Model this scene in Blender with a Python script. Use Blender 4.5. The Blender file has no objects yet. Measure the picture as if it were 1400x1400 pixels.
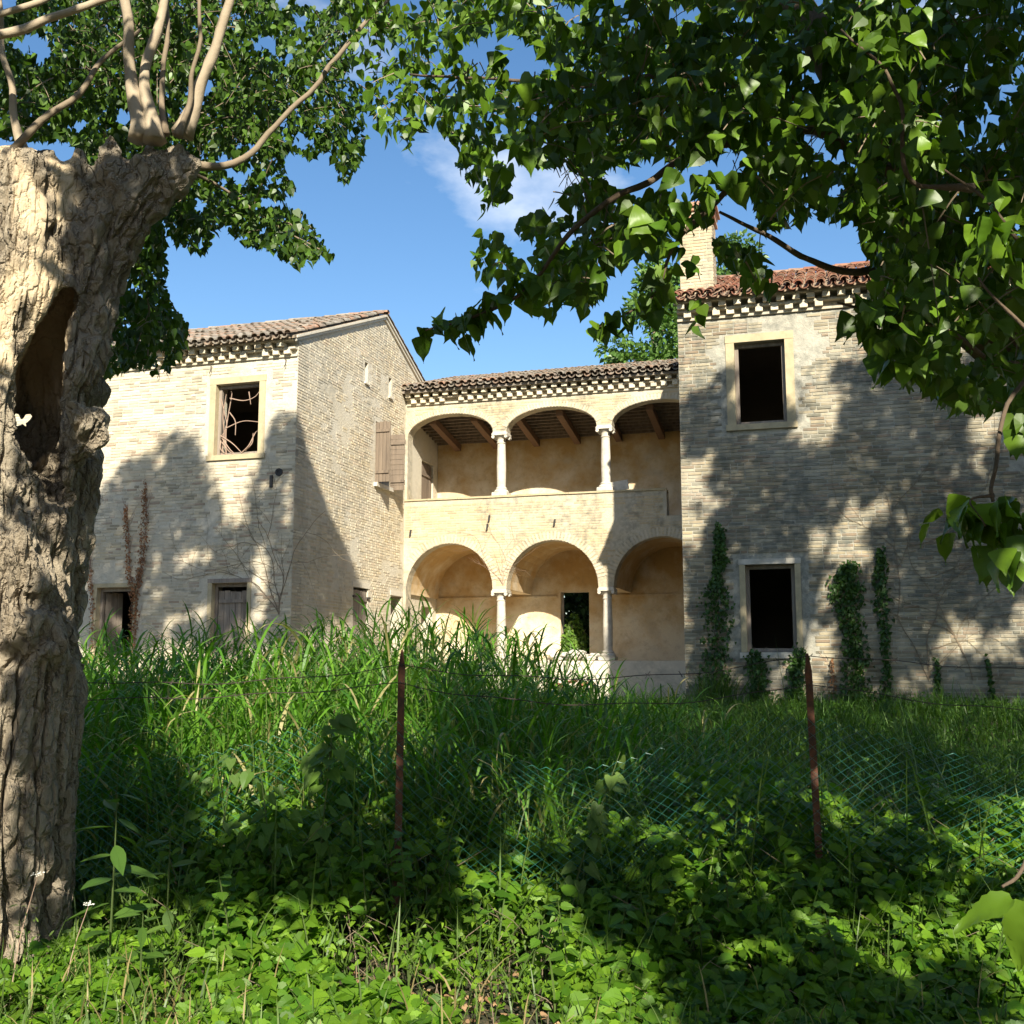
import bpy, math, random
import numpy as np
from mathutils import Vector, Matrix

random.seed(7)
RNG = np.random.default_rng(11)
scene = bpy.context.scene
COL = scene.collection

# ------------------------------------------------------------------ camera, world, sun, exposure
FPX, PITCH, EYE = 1480.0, math.radians(8.08), 1.6
cam = bpy.data.cameras.new('camera')
cam.sensor_fit = 'AUTO'
cam.angle = 2 * math.atan(700 / FPX)
cam.clip_end = 5000
cam.clip_start = 0.05
cam_o = bpy.data.objects.new('camera', cam)
cam_o.location = (0, 0, EYE)
cam_o.rotation_euler = (math.pi / 2 + PITCH, 0, 0)
COL.objects.link(cam_o)
scene.camera = cam_o

LIGHT = np.array([-0.138, 1.084, -0.68])
LIGHT = LIGHT / np.linalg.norm(LIGHT)
SUN_EL = math.asin(-LIGHT[2])
SUN_AZ = math.atan2(-LIGHT[0], -LIGHT[1])

world = bpy.data.worlds.new('World')
scene.world = world
world.use_nodes = True
wn, wl = world.node_tree.nodes, world.node_tree.links
bg = wn['Background']
bg.inputs['Strength'].default_value = 0.09
sky = wn.new('ShaderNodeTexSky')
sky.sky_type = 'NISHITA'
sky.sun_disc = False
sky.sun_elevation = SUN_EL
sky.sun_rotation = SUN_AZ
sky.air_density = 1.0
sky.dust_density = 0.5
sky.ozone_density = 1.3
hsv = wn.new('ShaderNodeHueSaturation')
hsv.inputs['Saturation'].default_value = 1.22
hsv.inputs['Value'].default_value = 1.0
wl.new(sky.outputs[0], hsv.inputs['Color'])
# thin scattered fair-weather clouds over the whole sky
tc = wn.new('ShaderNodeTexCoord')
cmap = wn.new('ShaderNodeMapping')
cmap.inputs['Scale'].default_value = (1.0, 1.0, 1.9)
cmap.inputs['Location'].default_value = (7.73, 5.2, 1.32)
wl.new(tc.outputs['Generated'], cmap.inputs['Vector'])
cn = wn.new('ShaderNodeTexNoise')
cn.inputs['Scale'].default_value = 3.1
cn.inputs['Detail'].default_value = 7
cn.inputs['Roughness'].default_value = 0.55
wl.new(cmap.outputs[0], cn.inputs['Vector'])
cr = wn.new('ShaderNodeValToRGB')
cr.color_ramp.elements[0].position = 0.575
cr.color_ramp.elements[0].color = (0, 0, 0, 1)
cr.color_ramp.elements[1].position = 0.80
cr.color_ramp.elements[1].color = (1, 1, 1, 1)
wl.new(cn.outputs['Fac'], cr.inputs['Fac'])
cmix = wn.new('ShaderNodeMix')
cmix.data_type = 'RGBA'
wl.new(cr.outputs[0], cmix.inputs['Factor'])
wl.new(hsv.outputs[0], cmix.inputs['A'])
cmix.inputs['B'].default_value = (7.5, 7.7, 8.0, 1)
wl.new(cmix.outputs['Result'], bg.inputs['Color'])

sun = bpy.data.lights.new('sun', 'SUN')
sun.energy = 5.0
sun.angle = math.radians(0.53)
sun.color = (1.0, 0.93, 0.78)
sun_o = bpy.data.objects.new('sun', sun)
sun_o.rotation_euler = Vector(LIGHT.tolist()).to_track_quat('-Z', 'Y').to_euler()
sun_o.location = (4, -20, 25)
COL.objects.link(sun_o)

scene.view_settings.view_transform = 'Standard'
scene.view_settings.look = 'None'
scene.view_settings.gamma = 1
scene.view_settings.use_curve_mapping = False
scene.view_settings.exposure = 1.05

# ------------------------------------------------------------------ numeric helpers
def vnoise(p, seed=0):
    """value noise, p (...,3) -> 0..1"""
    p = np.asarray(p, dtype=np.float64)
    i = np.floor(p).astype(np.int64)
    f = p - i
    f = f * f * (3 - 2 * f)
    def h(dx, dy, dz):
        a = (i[..., 0] + dx) * 374761393 + (i[..., 1] + dy) * 668265263 + (i[..., 2] + dz) * 2147483647 + seed * 974634777
        a = (a ^ (a >> 13)) * 1274126177
        a = a ^ (a >> 16)
        return (a & 0xffff) / 65535.0
    r = 0
    for dx in (0, 1):
        wx = f[..., 0] if dx else 1 - f[..., 0]
        for dy in (0, 1):
            wy = f[..., 1] if dy else 1 - f[..., 1]
            for dz in (0, 1):
                wz = f[..., 2] if dz else 1 - f[..., 2]
                r = r + wx * wy * wz * h(dx, dy, dz)
    return r

def fbm(p, seed=0, oct=4, gain=0.5):
    p = np.asarray(p, dtype=np.float64)
    r, a, t = 0, 1.0, 0
    for k in range(oct):
        r = r + a * vnoise(p * (2 ** k), seed + k)
        t += a
        a *= gain
    return r / t

def at(px, py, y):
    """world point seen at photograph pixel (px, py) at world depth y"""
    dx, dz = (px - 700) / FPX, (700 - py) / FPX
    r = np.array([dx, math.cos(PITCH) - dz * math.sin(PITCH), math.sin(PITCH) + dz * math.cos(PITCH)])
    return np.array([0, 0, EYE]) + r * (y / r[1])

def topx(P):
    P = np.atleast_2d(P) - np.array([0, 0, EYE])
    d = P[:, 1] * math.cos(PITCH) + P[:, 2] * math.sin(PITCH)
    v = -P[:, 1] * math.sin(PITCH) + P[:, 2] * math.cos(PITCH)
    d = np.where(np.abs(d) < 1e-6, 1e-6, d)
    return 700 + FPX * P[:, 0] / d, 700 - FPX * v / d, d

def inpoly(x, y, poly):
    x = np.asarray(x, float); y = np.asarray(y, float)
    r = np.zeros(x.shape, bool)
    n = len(poly)
    for i in range(n):
        x1, y1 = poly[i]; x2, y2 = poly[(i + 1) % n]
        if y1 == y2:
            continue
        c = ((y1 > y) != (y2 > y)) & (x < (x2 - x1) * (y - y1) / (y2 - y1) + x1)
        r ^= c
    return r

def smooth(t):
    t = np.clip(t, 0, 1)
    return t * t * (3 - 2 * t)

def gz(x, y):
    x = np.asarray(x, float); y = np.asarray(y, float)
    return 0.78 * smooth((y - 6.5) / 12.0) + 0.05 * np.sin(x * 1.3 + y * 0.7) * smooth(y / 6) * 0.6

# ------------------------------------------------------------------ scene helpers
def tag(o, label=None, cat=None, group=None, kind=None):
    if label: o['label'] = label
    if cat: o['category'] = cat
    if group: o['group'] = group
    if kind: o['kind'] = kind
    return o

def empty(name, loc=(0, 0, 0), rz=0.0):
    o = bpy.data.objects.new(name, None)
    o.empty_display_size = 0.1
    o.location = loc
    o.rotation_euler = (0, 0, rz)
    COL.objects.link(o)
    return o

def link(name, me, mat=None, parent=None):
    o = bpy.data.objects.new(name, me)
    if mat is not None and len(me.materials) == 0:
        me.materials.append(mat)
    COL.objects.link(o)
    if parent is not None:
        o.parent = parent
    return o

def np_mesh(name, verts, loops, totals, col=None, smooth_sh=False):
    me = bpy.data.meshes.new(name)
    verts = np.asarray(verts, np.float32); loops = np.asarray(loops, np.int32); totals = np.asarray(totals, np.int32)
    me.vertices.add(len(verts)); me.vertices.foreach_set('co', verts.ravel())
    me.loops.add(len(loops)); me.loops.foreach_set('vertex_index', loops)
    starts = np.concatenate([[0], np.cumsum(totals)[:-1]]).astype(np.int32)
    me.polygons.add(len(totals)); me.polygons.foreach_set('loop_start', starts)
    try:
        me.polygons.foreach_set('loop_total', totals)
    except Exception:
        pass
    if col is not None:
        a = me.color_attributes.new('col', 'FLOAT_COLOR', 'POINT')
        c4 = np.ones((len(verts), 4), np.float32); c4[:, :3] = col
        a.data.foreach_set('color', c4.ravel())
    me.update(calc_edges=True)
    me.polygons.foreach_set('use_smooth', np.full(len(totals), bool(smooth_sh)))
    me.validate()
    return me

class MB:
    """collects shapes into one mesh"""
    def __init__(self):
        self.v, self.f, self.c = [], [], []
        self.cur = (1, 1, 1)
    def add(self, vs, fs):
        b = len(self.v)
        self.v += [tuple(map(float, q)) for q in vs]
        self.c += [self.cur] * len(vs)
        self.f += [tuple(i + b for i in q) for q in fs]
    def box(self, x0, x1, y0, y1, z0, z1, j=0.0):
        r = (lambda: random.uniform(-j, j)) if j else (lambda: 0)
        vs = [(x + r(), y + r(), z + r()) for z in (z0, z1) for y in (y0, y1) for x in (x0, x1)]
        self.add(vs, [(0, 2, 3, 1), (4, 5, 7, 6), (0, 1, 5, 4), (2, 6, 7, 3), (0, 4, 6, 2), (1, 3, 7, 5)])
    def obox(self, c, ax, ay, az):
        c, ax, ay, az = map(np.asarray, (c, ax, ay, az))
        vs = [c + sx * ax + sy * ay + sz * az for sz in (-1, 1) for sy in (-1, 1) for sx in (-1, 1)]
        self.add(vs, [(0, 2, 3, 1), (4, 5, 7, 6), (0, 1, 5, 4), (2, 6, 7, 3), (0, 4, 6, 2), (1, 3, 7, 5)])
    def quad(self, a, b, c, d):
        self.add([a, b, c, d], [(0, 1, 2, 3)])
    def tube(self, pts, rad, n=8, cap=True, jit=0.0):
        pts = np.asarray(pts, float); m = len(pts)
        rad = np.full(m, rad) if np.isscalar(rad) else np.asarray(rad, float)
        t = np.gradient(pts, axis=0)
        t /= np.linalg.norm(t, axis=1)[:, None] + 1e-9
        ref = np.array([0.31, 0.17, 0.93]) if abs(t[0] @ np.array([0.31, 0.17, 0.93])) < 0.9 else np.array([1.0, 0, 0])
        vs = []
        for i in range(m):
            a = ref - t[i] * (ref @ t[i]); a /= np.linalg.norm(a) + 1e-9
            b = np.cross(t[i], a); ref = a
            for k in range(n):
                w = 2 * math.pi * k / n
                rr = rad[i] * (1 + random.uniform(-jit, jit))
                vs.append(pts[i] + rr * (math.cos(w) * a + math.sin(w) * b))
        fs = [(i * n + k, i * n + (k + 1) % n, (i + 1) * n + (k + 1) % n, (i + 1) * n + k) for i in range(m - 1) for k in range(n)]
        if cap:
            fs += [tuple(range(n - 1, -1, -1)), tuple((m - 1) * n + k for k in range(n))]
        self.add(vs, fs)
    def lathe(self, c, prof, n=16):
        vs = [(c[0] + r * math.cos(2 * math.pi * k / n), c[1] + r * math.sin(2 * math.pi * k / n), c[2] + z) for r, z in prof for k in range(n)]
        m = len(prof)
        fs = [(i * n + k, i * n + (k + 1) % n, (i + 1) * n + (k + 1) % n, (i + 1) * n + k) for i in range(m - 1) for k in range(n)]
        fs += [tuple(range(n - 1, -1, -1)), tuple((m - 1) * n + k for k in range(n))]
        self.add(vs, fs)
    def mesh(self, name, off=(0, 0, 0), sm=False, col=False):
        v = np.asarray(self.v, np.float32).reshape(-1, 3) - np.asarray(off, np.float32)
        loops = [i for q in self.f for i in q]
        return np_mesh(name, v, loops, [len(q) for q in self.f], np.asarray(self.c) if col else None, sm)
    def build(self, name, mat, parent=None, off=(0, 0, 0), sm=False, col=False):
        return link(name, self.mesh(name, off, sm, col), mat, parent)

def curve(pts, n=8):
    """Catmull-Rom through pts"""
    P = np.asarray(pts, float)
    P = np.vstack([2 * P[0] - P[1], P, 2 * P[-1] - P[-2]])
    out = []
    for i in range(1, len(P) - 2):
        for k in range(n):
            t = k / n
            a, b, c, d = P[i - 1], P[i], P[i + 1], P[i + 2]
            out.append(0.5 * ((2 * b) + (-a + c) * t + (2 * a - 5 * b + 4 * c - d) * t * t + (-a + 3 * b - 3 * c + d) * t ** 3))
    out.append(P[-2])
    return np.array(out)

# ------------------------------------------------------------------ materials
def lin(*c):
    return tuple(((x / 255) / 12.92 if x / 255 <= 0.04045 else ((x / 255 + 0.055) / 1.055) ** 2.4) for x in c)

class NT:
    def __init__(self, name):
        self.m = bpy.data.materials.new(name); self.m.use_nodes = True
        self.n = self.m.node_tree.nodes; self.l = self.m.node_tree.links
        self.p = self.n['Principled BSDF']; self.out = self.n['Material Output']
        self._pos = None
    def pos(self):
        if self._pos is None:
            self._pos = self.n.new('ShaderNodeNewGeometry').outputs['Position']
        return self._pos
    def noise(self, scale, detail=4, rough=0.55, stretch=(1, 1, 1), loc=(0, 0, 0), out='Fac'):
        mp = self.n.new('ShaderNodeMapping'); mp.inputs['Scale'].default_value = stretch; mp.inputs['Location'].default_value = loc
        self.l.new(self.pos(), mp.inputs['Vector'])
        t = self.n.new('ShaderNodeTexNoise'); t.inputs['Scale'].default_value = scale
        t.inputs['Detail'].default_value = detail; t.inputs['Roughness'].default_value = rough
        self.l.new(mp.outputs[0], t.inputs['Vector'])
        return t.outputs[out]
    def ramp(self, src, a, b, ca=(0, 0, 0), cb=(1, 1, 1)):
        r = self.n.new('ShaderNodeValToRGB')
        e = r.color_ramp.elements
        e[0].position, e[1].position = a, b
        e[0].color, e[1].color = (*ca, 1), (*cb, 1)
        self.l.new(src, r.inputs['Fac']); return r.outputs[0]
    def mix(self, fac, a, b, mode='MIX'):
        x = self.n.new('ShaderNodeMix'); x.data_type = 'RGBA'; x.blend_type = mode
        for s, k in ((fac, 'Factor'), (a, 'A'), (b, 'B')):
            if isinstance(s, (int, float)): x.inputs[k].default_value = s
            elif isinstance(s, tuple): x.inputs[k].default_value = (*s, 1)
            else: self.l.new(s, x.inputs[k])
        return x.outputs['Result']
    def math(self, op, a, b=None):
        x = self.n.new('ShaderNodeMath'); x.operation = op
        for i, s in enumerate((a, b)):
            if s is None: continue
            if isinstance(s, (int, float)): x.inputs[i].default_value = s
            else: self.l.new(s, x.inputs[i])
        return x.outputs[0]
    def attr(self, name='col'):
        a = self.n.new('ShaderNodeAttribute'); a.attribute_name = name; return a.outputs['Color']
    def bump(self, h, strength=0.3, dist=0.01):
        b = self.n.new('ShaderNodeBump'); b.inputs['Strength'].default_value = strength; b.inputs['Distance'].default_value = dist
        self.l.new(h, b.inputs['Height']); self.l.new(b.outputs[0], self.p.inputs['Normal'])
    def color(self, c): 
        if isinstance(c, tuple): self.p.inputs['Base Color'].default_value = (*c, 1)
        else: self.l.new(c, self.p.inputs['Base Color'])
    def rough(self, r): self.p.inputs['Roughness'].default_value = r
    def sepz(self):
        s = self.n.new('ShaderNodeSeparateXYZ'); self.l.new(self.pos(), s.inputs[0]); return s.outputs['Z']

M = {}
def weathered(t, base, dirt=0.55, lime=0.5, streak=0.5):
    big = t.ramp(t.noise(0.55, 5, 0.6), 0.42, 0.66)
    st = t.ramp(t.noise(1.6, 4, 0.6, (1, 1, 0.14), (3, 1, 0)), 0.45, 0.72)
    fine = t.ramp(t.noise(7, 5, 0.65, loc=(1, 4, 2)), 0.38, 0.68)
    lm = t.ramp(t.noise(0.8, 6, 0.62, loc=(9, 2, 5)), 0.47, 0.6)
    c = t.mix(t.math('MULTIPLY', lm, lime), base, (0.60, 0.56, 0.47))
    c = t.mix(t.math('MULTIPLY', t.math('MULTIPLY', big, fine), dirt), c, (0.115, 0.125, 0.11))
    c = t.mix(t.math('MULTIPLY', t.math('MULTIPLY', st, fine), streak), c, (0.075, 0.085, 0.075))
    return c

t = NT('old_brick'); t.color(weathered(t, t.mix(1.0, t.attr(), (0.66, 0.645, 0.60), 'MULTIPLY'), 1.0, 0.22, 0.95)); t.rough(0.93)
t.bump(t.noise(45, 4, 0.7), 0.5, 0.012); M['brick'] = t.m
t = NT('brick_clean'); t.color(weathered(t, t.attr(), 0.38, 0.35, 0.35)); t.rough(0.93)
t.bump(t.noise(45, 4, 0.7), 0.5, 0.012); M['brick_clean'] = t.m
t = NT('brick_stained'); t.color(weathered(t, t.mix(1.0, t.attr(), (0.92, 0.86, 0.74), 'MULTIPLY'), 0.75, 0.25, 0.7)); t.rough(0.93); t.bump(t.noise(45, 4, 0.7), 0.5, 0.012); M['brick_stained'] = t.m
t = NT('lime_mortar_stained'); t.color(weathered(t, t.mix(t.noise(12, 5), (0.44, 0.375, 0.26), (0.58, 0.50, 0.36)), 0.75, 0.35, 0.7)); t.rough(0.95); t.bump(t.noise(22, 6, 0.7), 0.6, 0.03); M['mortar_stained'] = t.m
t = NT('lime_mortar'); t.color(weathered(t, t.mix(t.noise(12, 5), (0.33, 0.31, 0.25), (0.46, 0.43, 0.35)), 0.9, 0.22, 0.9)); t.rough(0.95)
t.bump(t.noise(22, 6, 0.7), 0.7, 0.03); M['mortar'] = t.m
t = NT('lime_mortar_clean'); t.color(weathered(t, t.mix(t.noise(12, 5), (0.50, 0.44, 0.33), (0.64, 0.57, 0.44)), 0.35, 0.45, 0.35)); t.rough(0.95)
t.bump(t.noise(22, 6, 0.7), 0.6, 0.03); M['mortar_clean'] = t.m
t = NT('ochre_plaster')
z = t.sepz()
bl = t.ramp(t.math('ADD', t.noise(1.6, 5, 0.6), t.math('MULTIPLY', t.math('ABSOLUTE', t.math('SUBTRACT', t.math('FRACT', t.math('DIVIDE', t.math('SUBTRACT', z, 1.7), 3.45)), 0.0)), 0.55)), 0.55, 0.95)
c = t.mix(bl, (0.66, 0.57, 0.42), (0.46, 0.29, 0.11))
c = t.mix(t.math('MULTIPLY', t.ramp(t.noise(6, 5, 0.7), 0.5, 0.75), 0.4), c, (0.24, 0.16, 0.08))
c = t.mix(t.math('MULTIPLY', t.ramp(t.noise(1.1, 4, loc=(4, 4, 4)), 0.58, 0.66), 0.35), c, (0.46, 0.42, 0.34))
t.color(c); t.rough(0.95); t.bump(t.noise(20, 6, 0.7), 0.4, 0.02); M['ochre'] = t.m
t = NT('white_plaster'); t.color(weathered(t, (0.62, 0.56, 0.45), 0.3, 0.5, 0.35)); t.rough(0.95); t.bump(t.noise(20, 6, 0.7), 0.4, 0.02); M['plaster'] = t.m
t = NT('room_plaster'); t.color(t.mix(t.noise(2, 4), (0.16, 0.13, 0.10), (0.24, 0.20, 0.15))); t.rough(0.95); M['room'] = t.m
t = NT('yellow_stone'); t.color(t.mix(t.ramp(t.noise(5, 6, 0.7), 0.35, 0.7), (0.50, 0.41, 0.25), (0.35, 0.29, 0.18))); t.rough(0.9)
t.bump(t.noise(60, 5, 0.7), 0.4, 0.008); M['stone'] = t.m
t = NT('pale_stone'); t.color(t.mix(t.ramp(t.noise(6, 6, 0.7), 0.35, 0.7), (0.62, 0.57, 0.48), (0.40, 0.36, 0.29))); t.rough(0.85)
t.bump(t.noise(60, 5, 0.7), 0.4, 0.008); M['pale_stone'] = t.m
t = NT('grey_wood'); t.color(t.mix(t.ramp(t.noise(9, 6, 0.7, (1, 1, 0.08)), 0.35, 0.7), (0.21, 0.16, 0.115), (0.10, 0.075, 0.055))); t.rough(0.85)
t.bump(t.noise(40, 5, 0.7, (1, 1, 0.06)), 0.6, 0.008); M['wood'] = t.m
t = NT('bleached_wood'); t.color(t.mix(t.ramp(t.noise(9, 6, 0.7, (1, 1, 0.08)), 0.35, 0.7), (0.30, 0.25, 0.20), (0.15, 0.12, 0.095))); t.rough(0.85)
t.bump(t.noise(40, 5, 0.7, (1, 1, 0.06)), 0.6, 0.008); M['wood_grey'] = t.m
t = NT('beam_wood'); t.color(t.mix(t.noise(8, 5, 0.7), (0.115, 0.058, 0.03), (0.21, 0.12, 0.065))); t.rough(0.85)
t.bump(t.noise(40, 5, 0.7), 0.5, 0.01); M['beam'] = t.m
t = NT('roof_tile')
c = t.mix(t.ramp(t.noise(3.2, 5, 0.7), 0.42, 0.62), t.attr(), (0.155, 0.135, 0.105))
c = t.mix(t.math('MULTIPLY', t.ramp(t.noise(11, 5, 0.7, loc=(2, 7, 1)), 0.52, 0.68), 0.7), c, (0.36, 0.33, 0.26))
t.color(c); t.rough(0.93); t.bump(t.noise(60, 5, 0.7), 0.5, 0.008); M['tile'] = t.m
t = NT('red_roof_tile')
c = t.mix(t.math('MULTIPLY', t.ramp(t.noise(5, 5, 0.7), 0.48, 0.68), 0.7), t.attr(), (0.14, 0.115, 0.085))
t.color(c); t.rough(0.93); t.bump(t.noise(60, 5, 0.7), 0.5, 0.008); M['tile_red'] = t.m
t = NT('rusty_iron'); t.color(t.mix(t.ramp(t.noise(18, 6, 0.7), 0.35, 0.65), (0.15, 0.055, 0.028), (0.05, 0.03, 0.022))); t.rough(0.9)
t.bump(t.noise(90, 5, 0.7), 0.5, 0.004); M['rust'] = t.m
t = NT('black_iron'); t.color((0.03, 0.027, 0.025)); t.rough(0.7); M['iron'] = t.m
t = NT('green_wire'); t.color(t.mix(t.noise(9, 3), (0.02, 0.15, 0.105), (0.05, 0.22, 0.17))); t.rough(0.4); M['wire'] = t.m
t = NT('rusty_wire'); t.color((0.05, 0.035, 0.03)); t.rough(0.7); M['barbed'] = t.m
t = NT('soil')
c = t.mix(t.ramp(t.noise(1.2, 6, 0.65), 0.4, 0.65), (0.045, 0.036, 0.02), (0.035, 0.045, 0.014))
c = t.mix(t.ramp(t.noise(14, 6, 0.75), 0.48, 0.7), c, (0.21, 0.145, 0.085))
t.color(c); t.rough(0.97); t.bump(t.noise(35, 6, 0.75), 0.8, 0.03); M['soil'] = t.m
t = NT('bark')
c = t.mix(t.ramp(t.noise(5, 6, 0.65, (1, 1, 0.35)), 0.35, 0.65), (0.52, 0.44, 0.32), (0.37, 0.305, 0.215))
c = t.mix(t.math('MULTIPLY', t.ramp(t.noise(1.3, 5, 0.6, (1, 1, 0.4), (3, 3, 1)), 0.5, 0.62), 0.85), c, (0.52, 0.45, 0.33))
c = t.mix(t.math('MULTIPLY', t.ramp(t.noise(22, 6, 0.7), 0.5, 0.75), 0.4), c, (0.15, 0.10, 0.065))
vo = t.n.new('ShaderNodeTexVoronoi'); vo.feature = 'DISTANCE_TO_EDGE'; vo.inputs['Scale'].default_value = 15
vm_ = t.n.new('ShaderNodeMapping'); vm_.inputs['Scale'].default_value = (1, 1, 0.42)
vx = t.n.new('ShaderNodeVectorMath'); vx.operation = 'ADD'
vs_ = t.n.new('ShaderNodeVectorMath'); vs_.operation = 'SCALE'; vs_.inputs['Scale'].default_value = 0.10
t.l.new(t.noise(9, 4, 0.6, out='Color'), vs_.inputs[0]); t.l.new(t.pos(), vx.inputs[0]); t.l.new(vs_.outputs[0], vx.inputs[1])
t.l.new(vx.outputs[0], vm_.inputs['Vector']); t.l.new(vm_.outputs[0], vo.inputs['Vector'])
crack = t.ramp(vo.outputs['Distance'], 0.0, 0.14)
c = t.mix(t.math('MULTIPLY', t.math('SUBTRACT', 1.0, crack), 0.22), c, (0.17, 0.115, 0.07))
c = t.mix(t.attr(), c, t.mix(t.ramp(t.noise(7, 5, 0.6, (1, 1, 0.15), (1, 8, 2)), 0.35, 0.7), (0.62, 0.50, 0.33), (0.48, 0.36, 0.22)))
t.color(c); t.rough(0.95)
hb = t.math('ADD', t.noise(26, 8, 0.72, (1, 1, 0.3)), t.math('MULTIPLY', t.noise(80, 6, 0.7, (1, 1, 0.5)), 0.5))
hb = t.math('MULTIPLY', t.math('ADD', t.math('MULTIPLY', crack, 0.8), hb), t.math('SUBTRACT', 1.0, t.math('MULTIPLY', t.attr(), 0.8))); t.bump(hb, 1.0, 0.05); M['bark'] = t.m
t = NT('branch_bark'); t.color(t.mix(t.noise(9, 5, 0.7), (0.30, 0.235, 0.155), (0.14, 0.105, 0.07))); t.rough(0.9); t.bump(t.noise(50, 5, 0.7), 0.5, 0.006); M['twig'] = t.m
t = NT('dark_limb_bark'); t.color(t.mix(t.noise(9, 5, 0.7), (0.15, 0.105, 0.065), (0.07, 0.05, 0.033))); t.rough(0.92); t.bump(t.noise(30, 5, 0.7), 0.6, 0.02); M['limb'] = t.m
t = NT('pale_shoot_bark'); t.color(t.mix(t.noise(9, 5, 0.7), (0.46, 0.38, 0.27), (0.26, 0.2, 0.13))); t.rough(0.85); t.bump(t.noise(50, 5, 0.7), 0.5, 0.006); M['shoot'] = t.m
t = NT('dry_stem'); t.color(t.mix(t.noise(12, 3), (0.44, 0.31, 0.23), (0.27, 0.18, 0.13))); t.rough(0.9); M['dry'] = t.m
t = NT('dead_leaf'); t.color(t.mix(0.5, t.attr(), (0.22, 0.10, 0.035))); t.rough(0.9); M['deadleaf'] = t.m
t = NT('white_rubble'); t.color(t.mix(t.noise(9, 5), (0.6, 0.56, 0.5), (0.42, 0.38, 0.32))); t.rough(0.95); t.bump(t.noise(30, 5, 0.7), 0.5, 0.02); M['rubble'] = t.m
t = NT('red_brick'); t.color(t.mix(t.noise(9, 5), (0.30, 0.10, 0.055), (0.2, 0.09, 0.06))); t.rough(0.95); M['redbrick'] = t.m
t = NT('white_petal'); t.color((0.75, 0.75, 0.68)); t.rough(0.8); M['petal'] = t.m

def leaf_mat(name, rough=0.45, trans=0.35, tcol=(1.5, 1.75, 0.45)):
    t = NT(name)
    a = t.attr()
    t.color(a); t.rough(rough)
    try: t.p.inputs['Specular IOR Level'].default_value = 0.35
    except Exception: pass
    tr = t.n.new('ShaderNodeBsdfTranslucent')
    t.l.new(t.mix(1.0, a, tcol, 'MULTIPLY'), tr.inputs['Color'])
    ms = t.n.new('ShaderNodeMixShader'); ms.inputs[0].default_value = trans
    t.l.new(t.p.outputs[0], ms.inputs[1]); t.l.new(tr.outputs[0], ms.inputs[2])
    t.l.new(ms.outputs[0], t.out.inputs['Surface'])
    return t.m
M['leaf'] = leaf_mat('poplar_leaf', 0.42, 0.22)
M['weed'] = leaf_mat('weed_leaf', 0.5, 0.35)
M['grass'] = leaf_mat('grass_blade', 0.45, 0.35)
M['ivy'] = leaf_mat('ivy_leaf', 0.45, 0.2)

# ------------------------------------------------------------------ foliage batches
def template(kind):
    if kind == 'poplar':      # broad deltoid blade with a drawn-out tip
        half = [(0.00, 0.10), (-0.03, 0.30), (0.14, 0.46), (0.36, 0.42), (0.60, 0.24), (0.80, 0.08)]
    elif kind == 'ovate':     # toothed ovate blade
        half = [(0.0, 0.12), (0.06, 0.30), (0.20, 0.34), (0.24, 0.41), (0.40, 0.36), (0.46, 0.40), (0.62, 0.26), (0.68, 0.28), (0.84, 0.10)]
    elif kind == 'heart':     # bindweed
        half = [(-0.14, 0.20), (-0.06, 0.38), (0.16, 0.40), (0.42, 0.32), (0.70, 0.17)]
    elif kind == 'lance':
        half = [(0.08, 0.06), (0.25, 0.13), (0.45, 0.155), (0.65, 0.13), (0.85, 0.06)]
    elif kind == 'ivy':
        half = [(-0.1, 0.28), (0.05, 0.46), (0.25, 0.30), (0.45, 0.36), (0.62, 0.18)]
    else:                      # simple
        half = [(0.25, 0.34), (0.6, 0.26)]
    v = [(0, 0, 0)] + [(x, y, 0.16 * y + -0.10 * x * x) for x, y in half] + [(1, 0, -0.12)] + [(x, -y, 0.16 * y + -0.10 * x * x) for x, y in half]
    k = len(half)
    mid = len(v); v.append((0.35, 0, -0.02))
    fs = []
    ring = list(range(0, k + 2))
    for i in range(len(ring) - 1):
        fs.append((mid, ring[i + 1], ring[i]))
    ring = [0] + list(range(k + 2, 2 * k + 2)) + [k + 1]
    for i in range(len(ring) - 1):
        fs.append((mid, ring[i], ring[i + 1]))
    return np.array(v, float), fs
def fine_template(kind):
    """finely divided curved blade with sunken midrib and side veins, wavy edge"""
    nt, ns = 15, 9
    vs, fs = [], []
    for i in range(nt):
        t = i / (nt - 1)
        if kind == 'poplar':
            w = 0.47 * (min(1, t / 0.16) ** 0.6) * (1 - max(0, (t - 0.16) / 0.84)) ** (0.85 if t < 0.7 else 1.0) + 0.02 * (1 - t)
            if t > 0.75: w *= 0.75
        else:
            w = 0.22 * math.sin(math.pi * min(1, 0.06 + 0.94 * t) ** 0.72) + 0.005
            w *= 1 + 0.07 * (1 if i % 2 else -1)
        for j in range(ns):
            q = -1 + 2 * j / (ns - 1)
            vein = 0.022 * math.cos(9.5 * math.pi * (t - 0.35 * abs(q)))
            z = 0.20 * w * abs(q) ** 1.5 + vein * abs(q) * (1 - abs(q)) * 3 - 0.16 * t * t + 0.035 * math.sin(t * 8 + (3 if q > 0 else 0)) * abs(q)
            vs.append((t - 0.05 * abs(q) * (1 - t) * (1 if kind == 'poplar' else 0.3), w * q, z))
    for i in range(nt - 1):
        for j in range(ns - 1):
            a = i * ns + j
            fs.append((a, a + ns, a + ns + 1, a + 1))
    return np.array(vs, float), fs
TPL = {k: template(k) for k in ('poplar', 'ovate', 'heart', 'lance', 'ivy', 'simple')}

TPL['poplar_fine'] = fine_template('poplar'); TPL['toothed_fine'] = fine_template('toothed')

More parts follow.
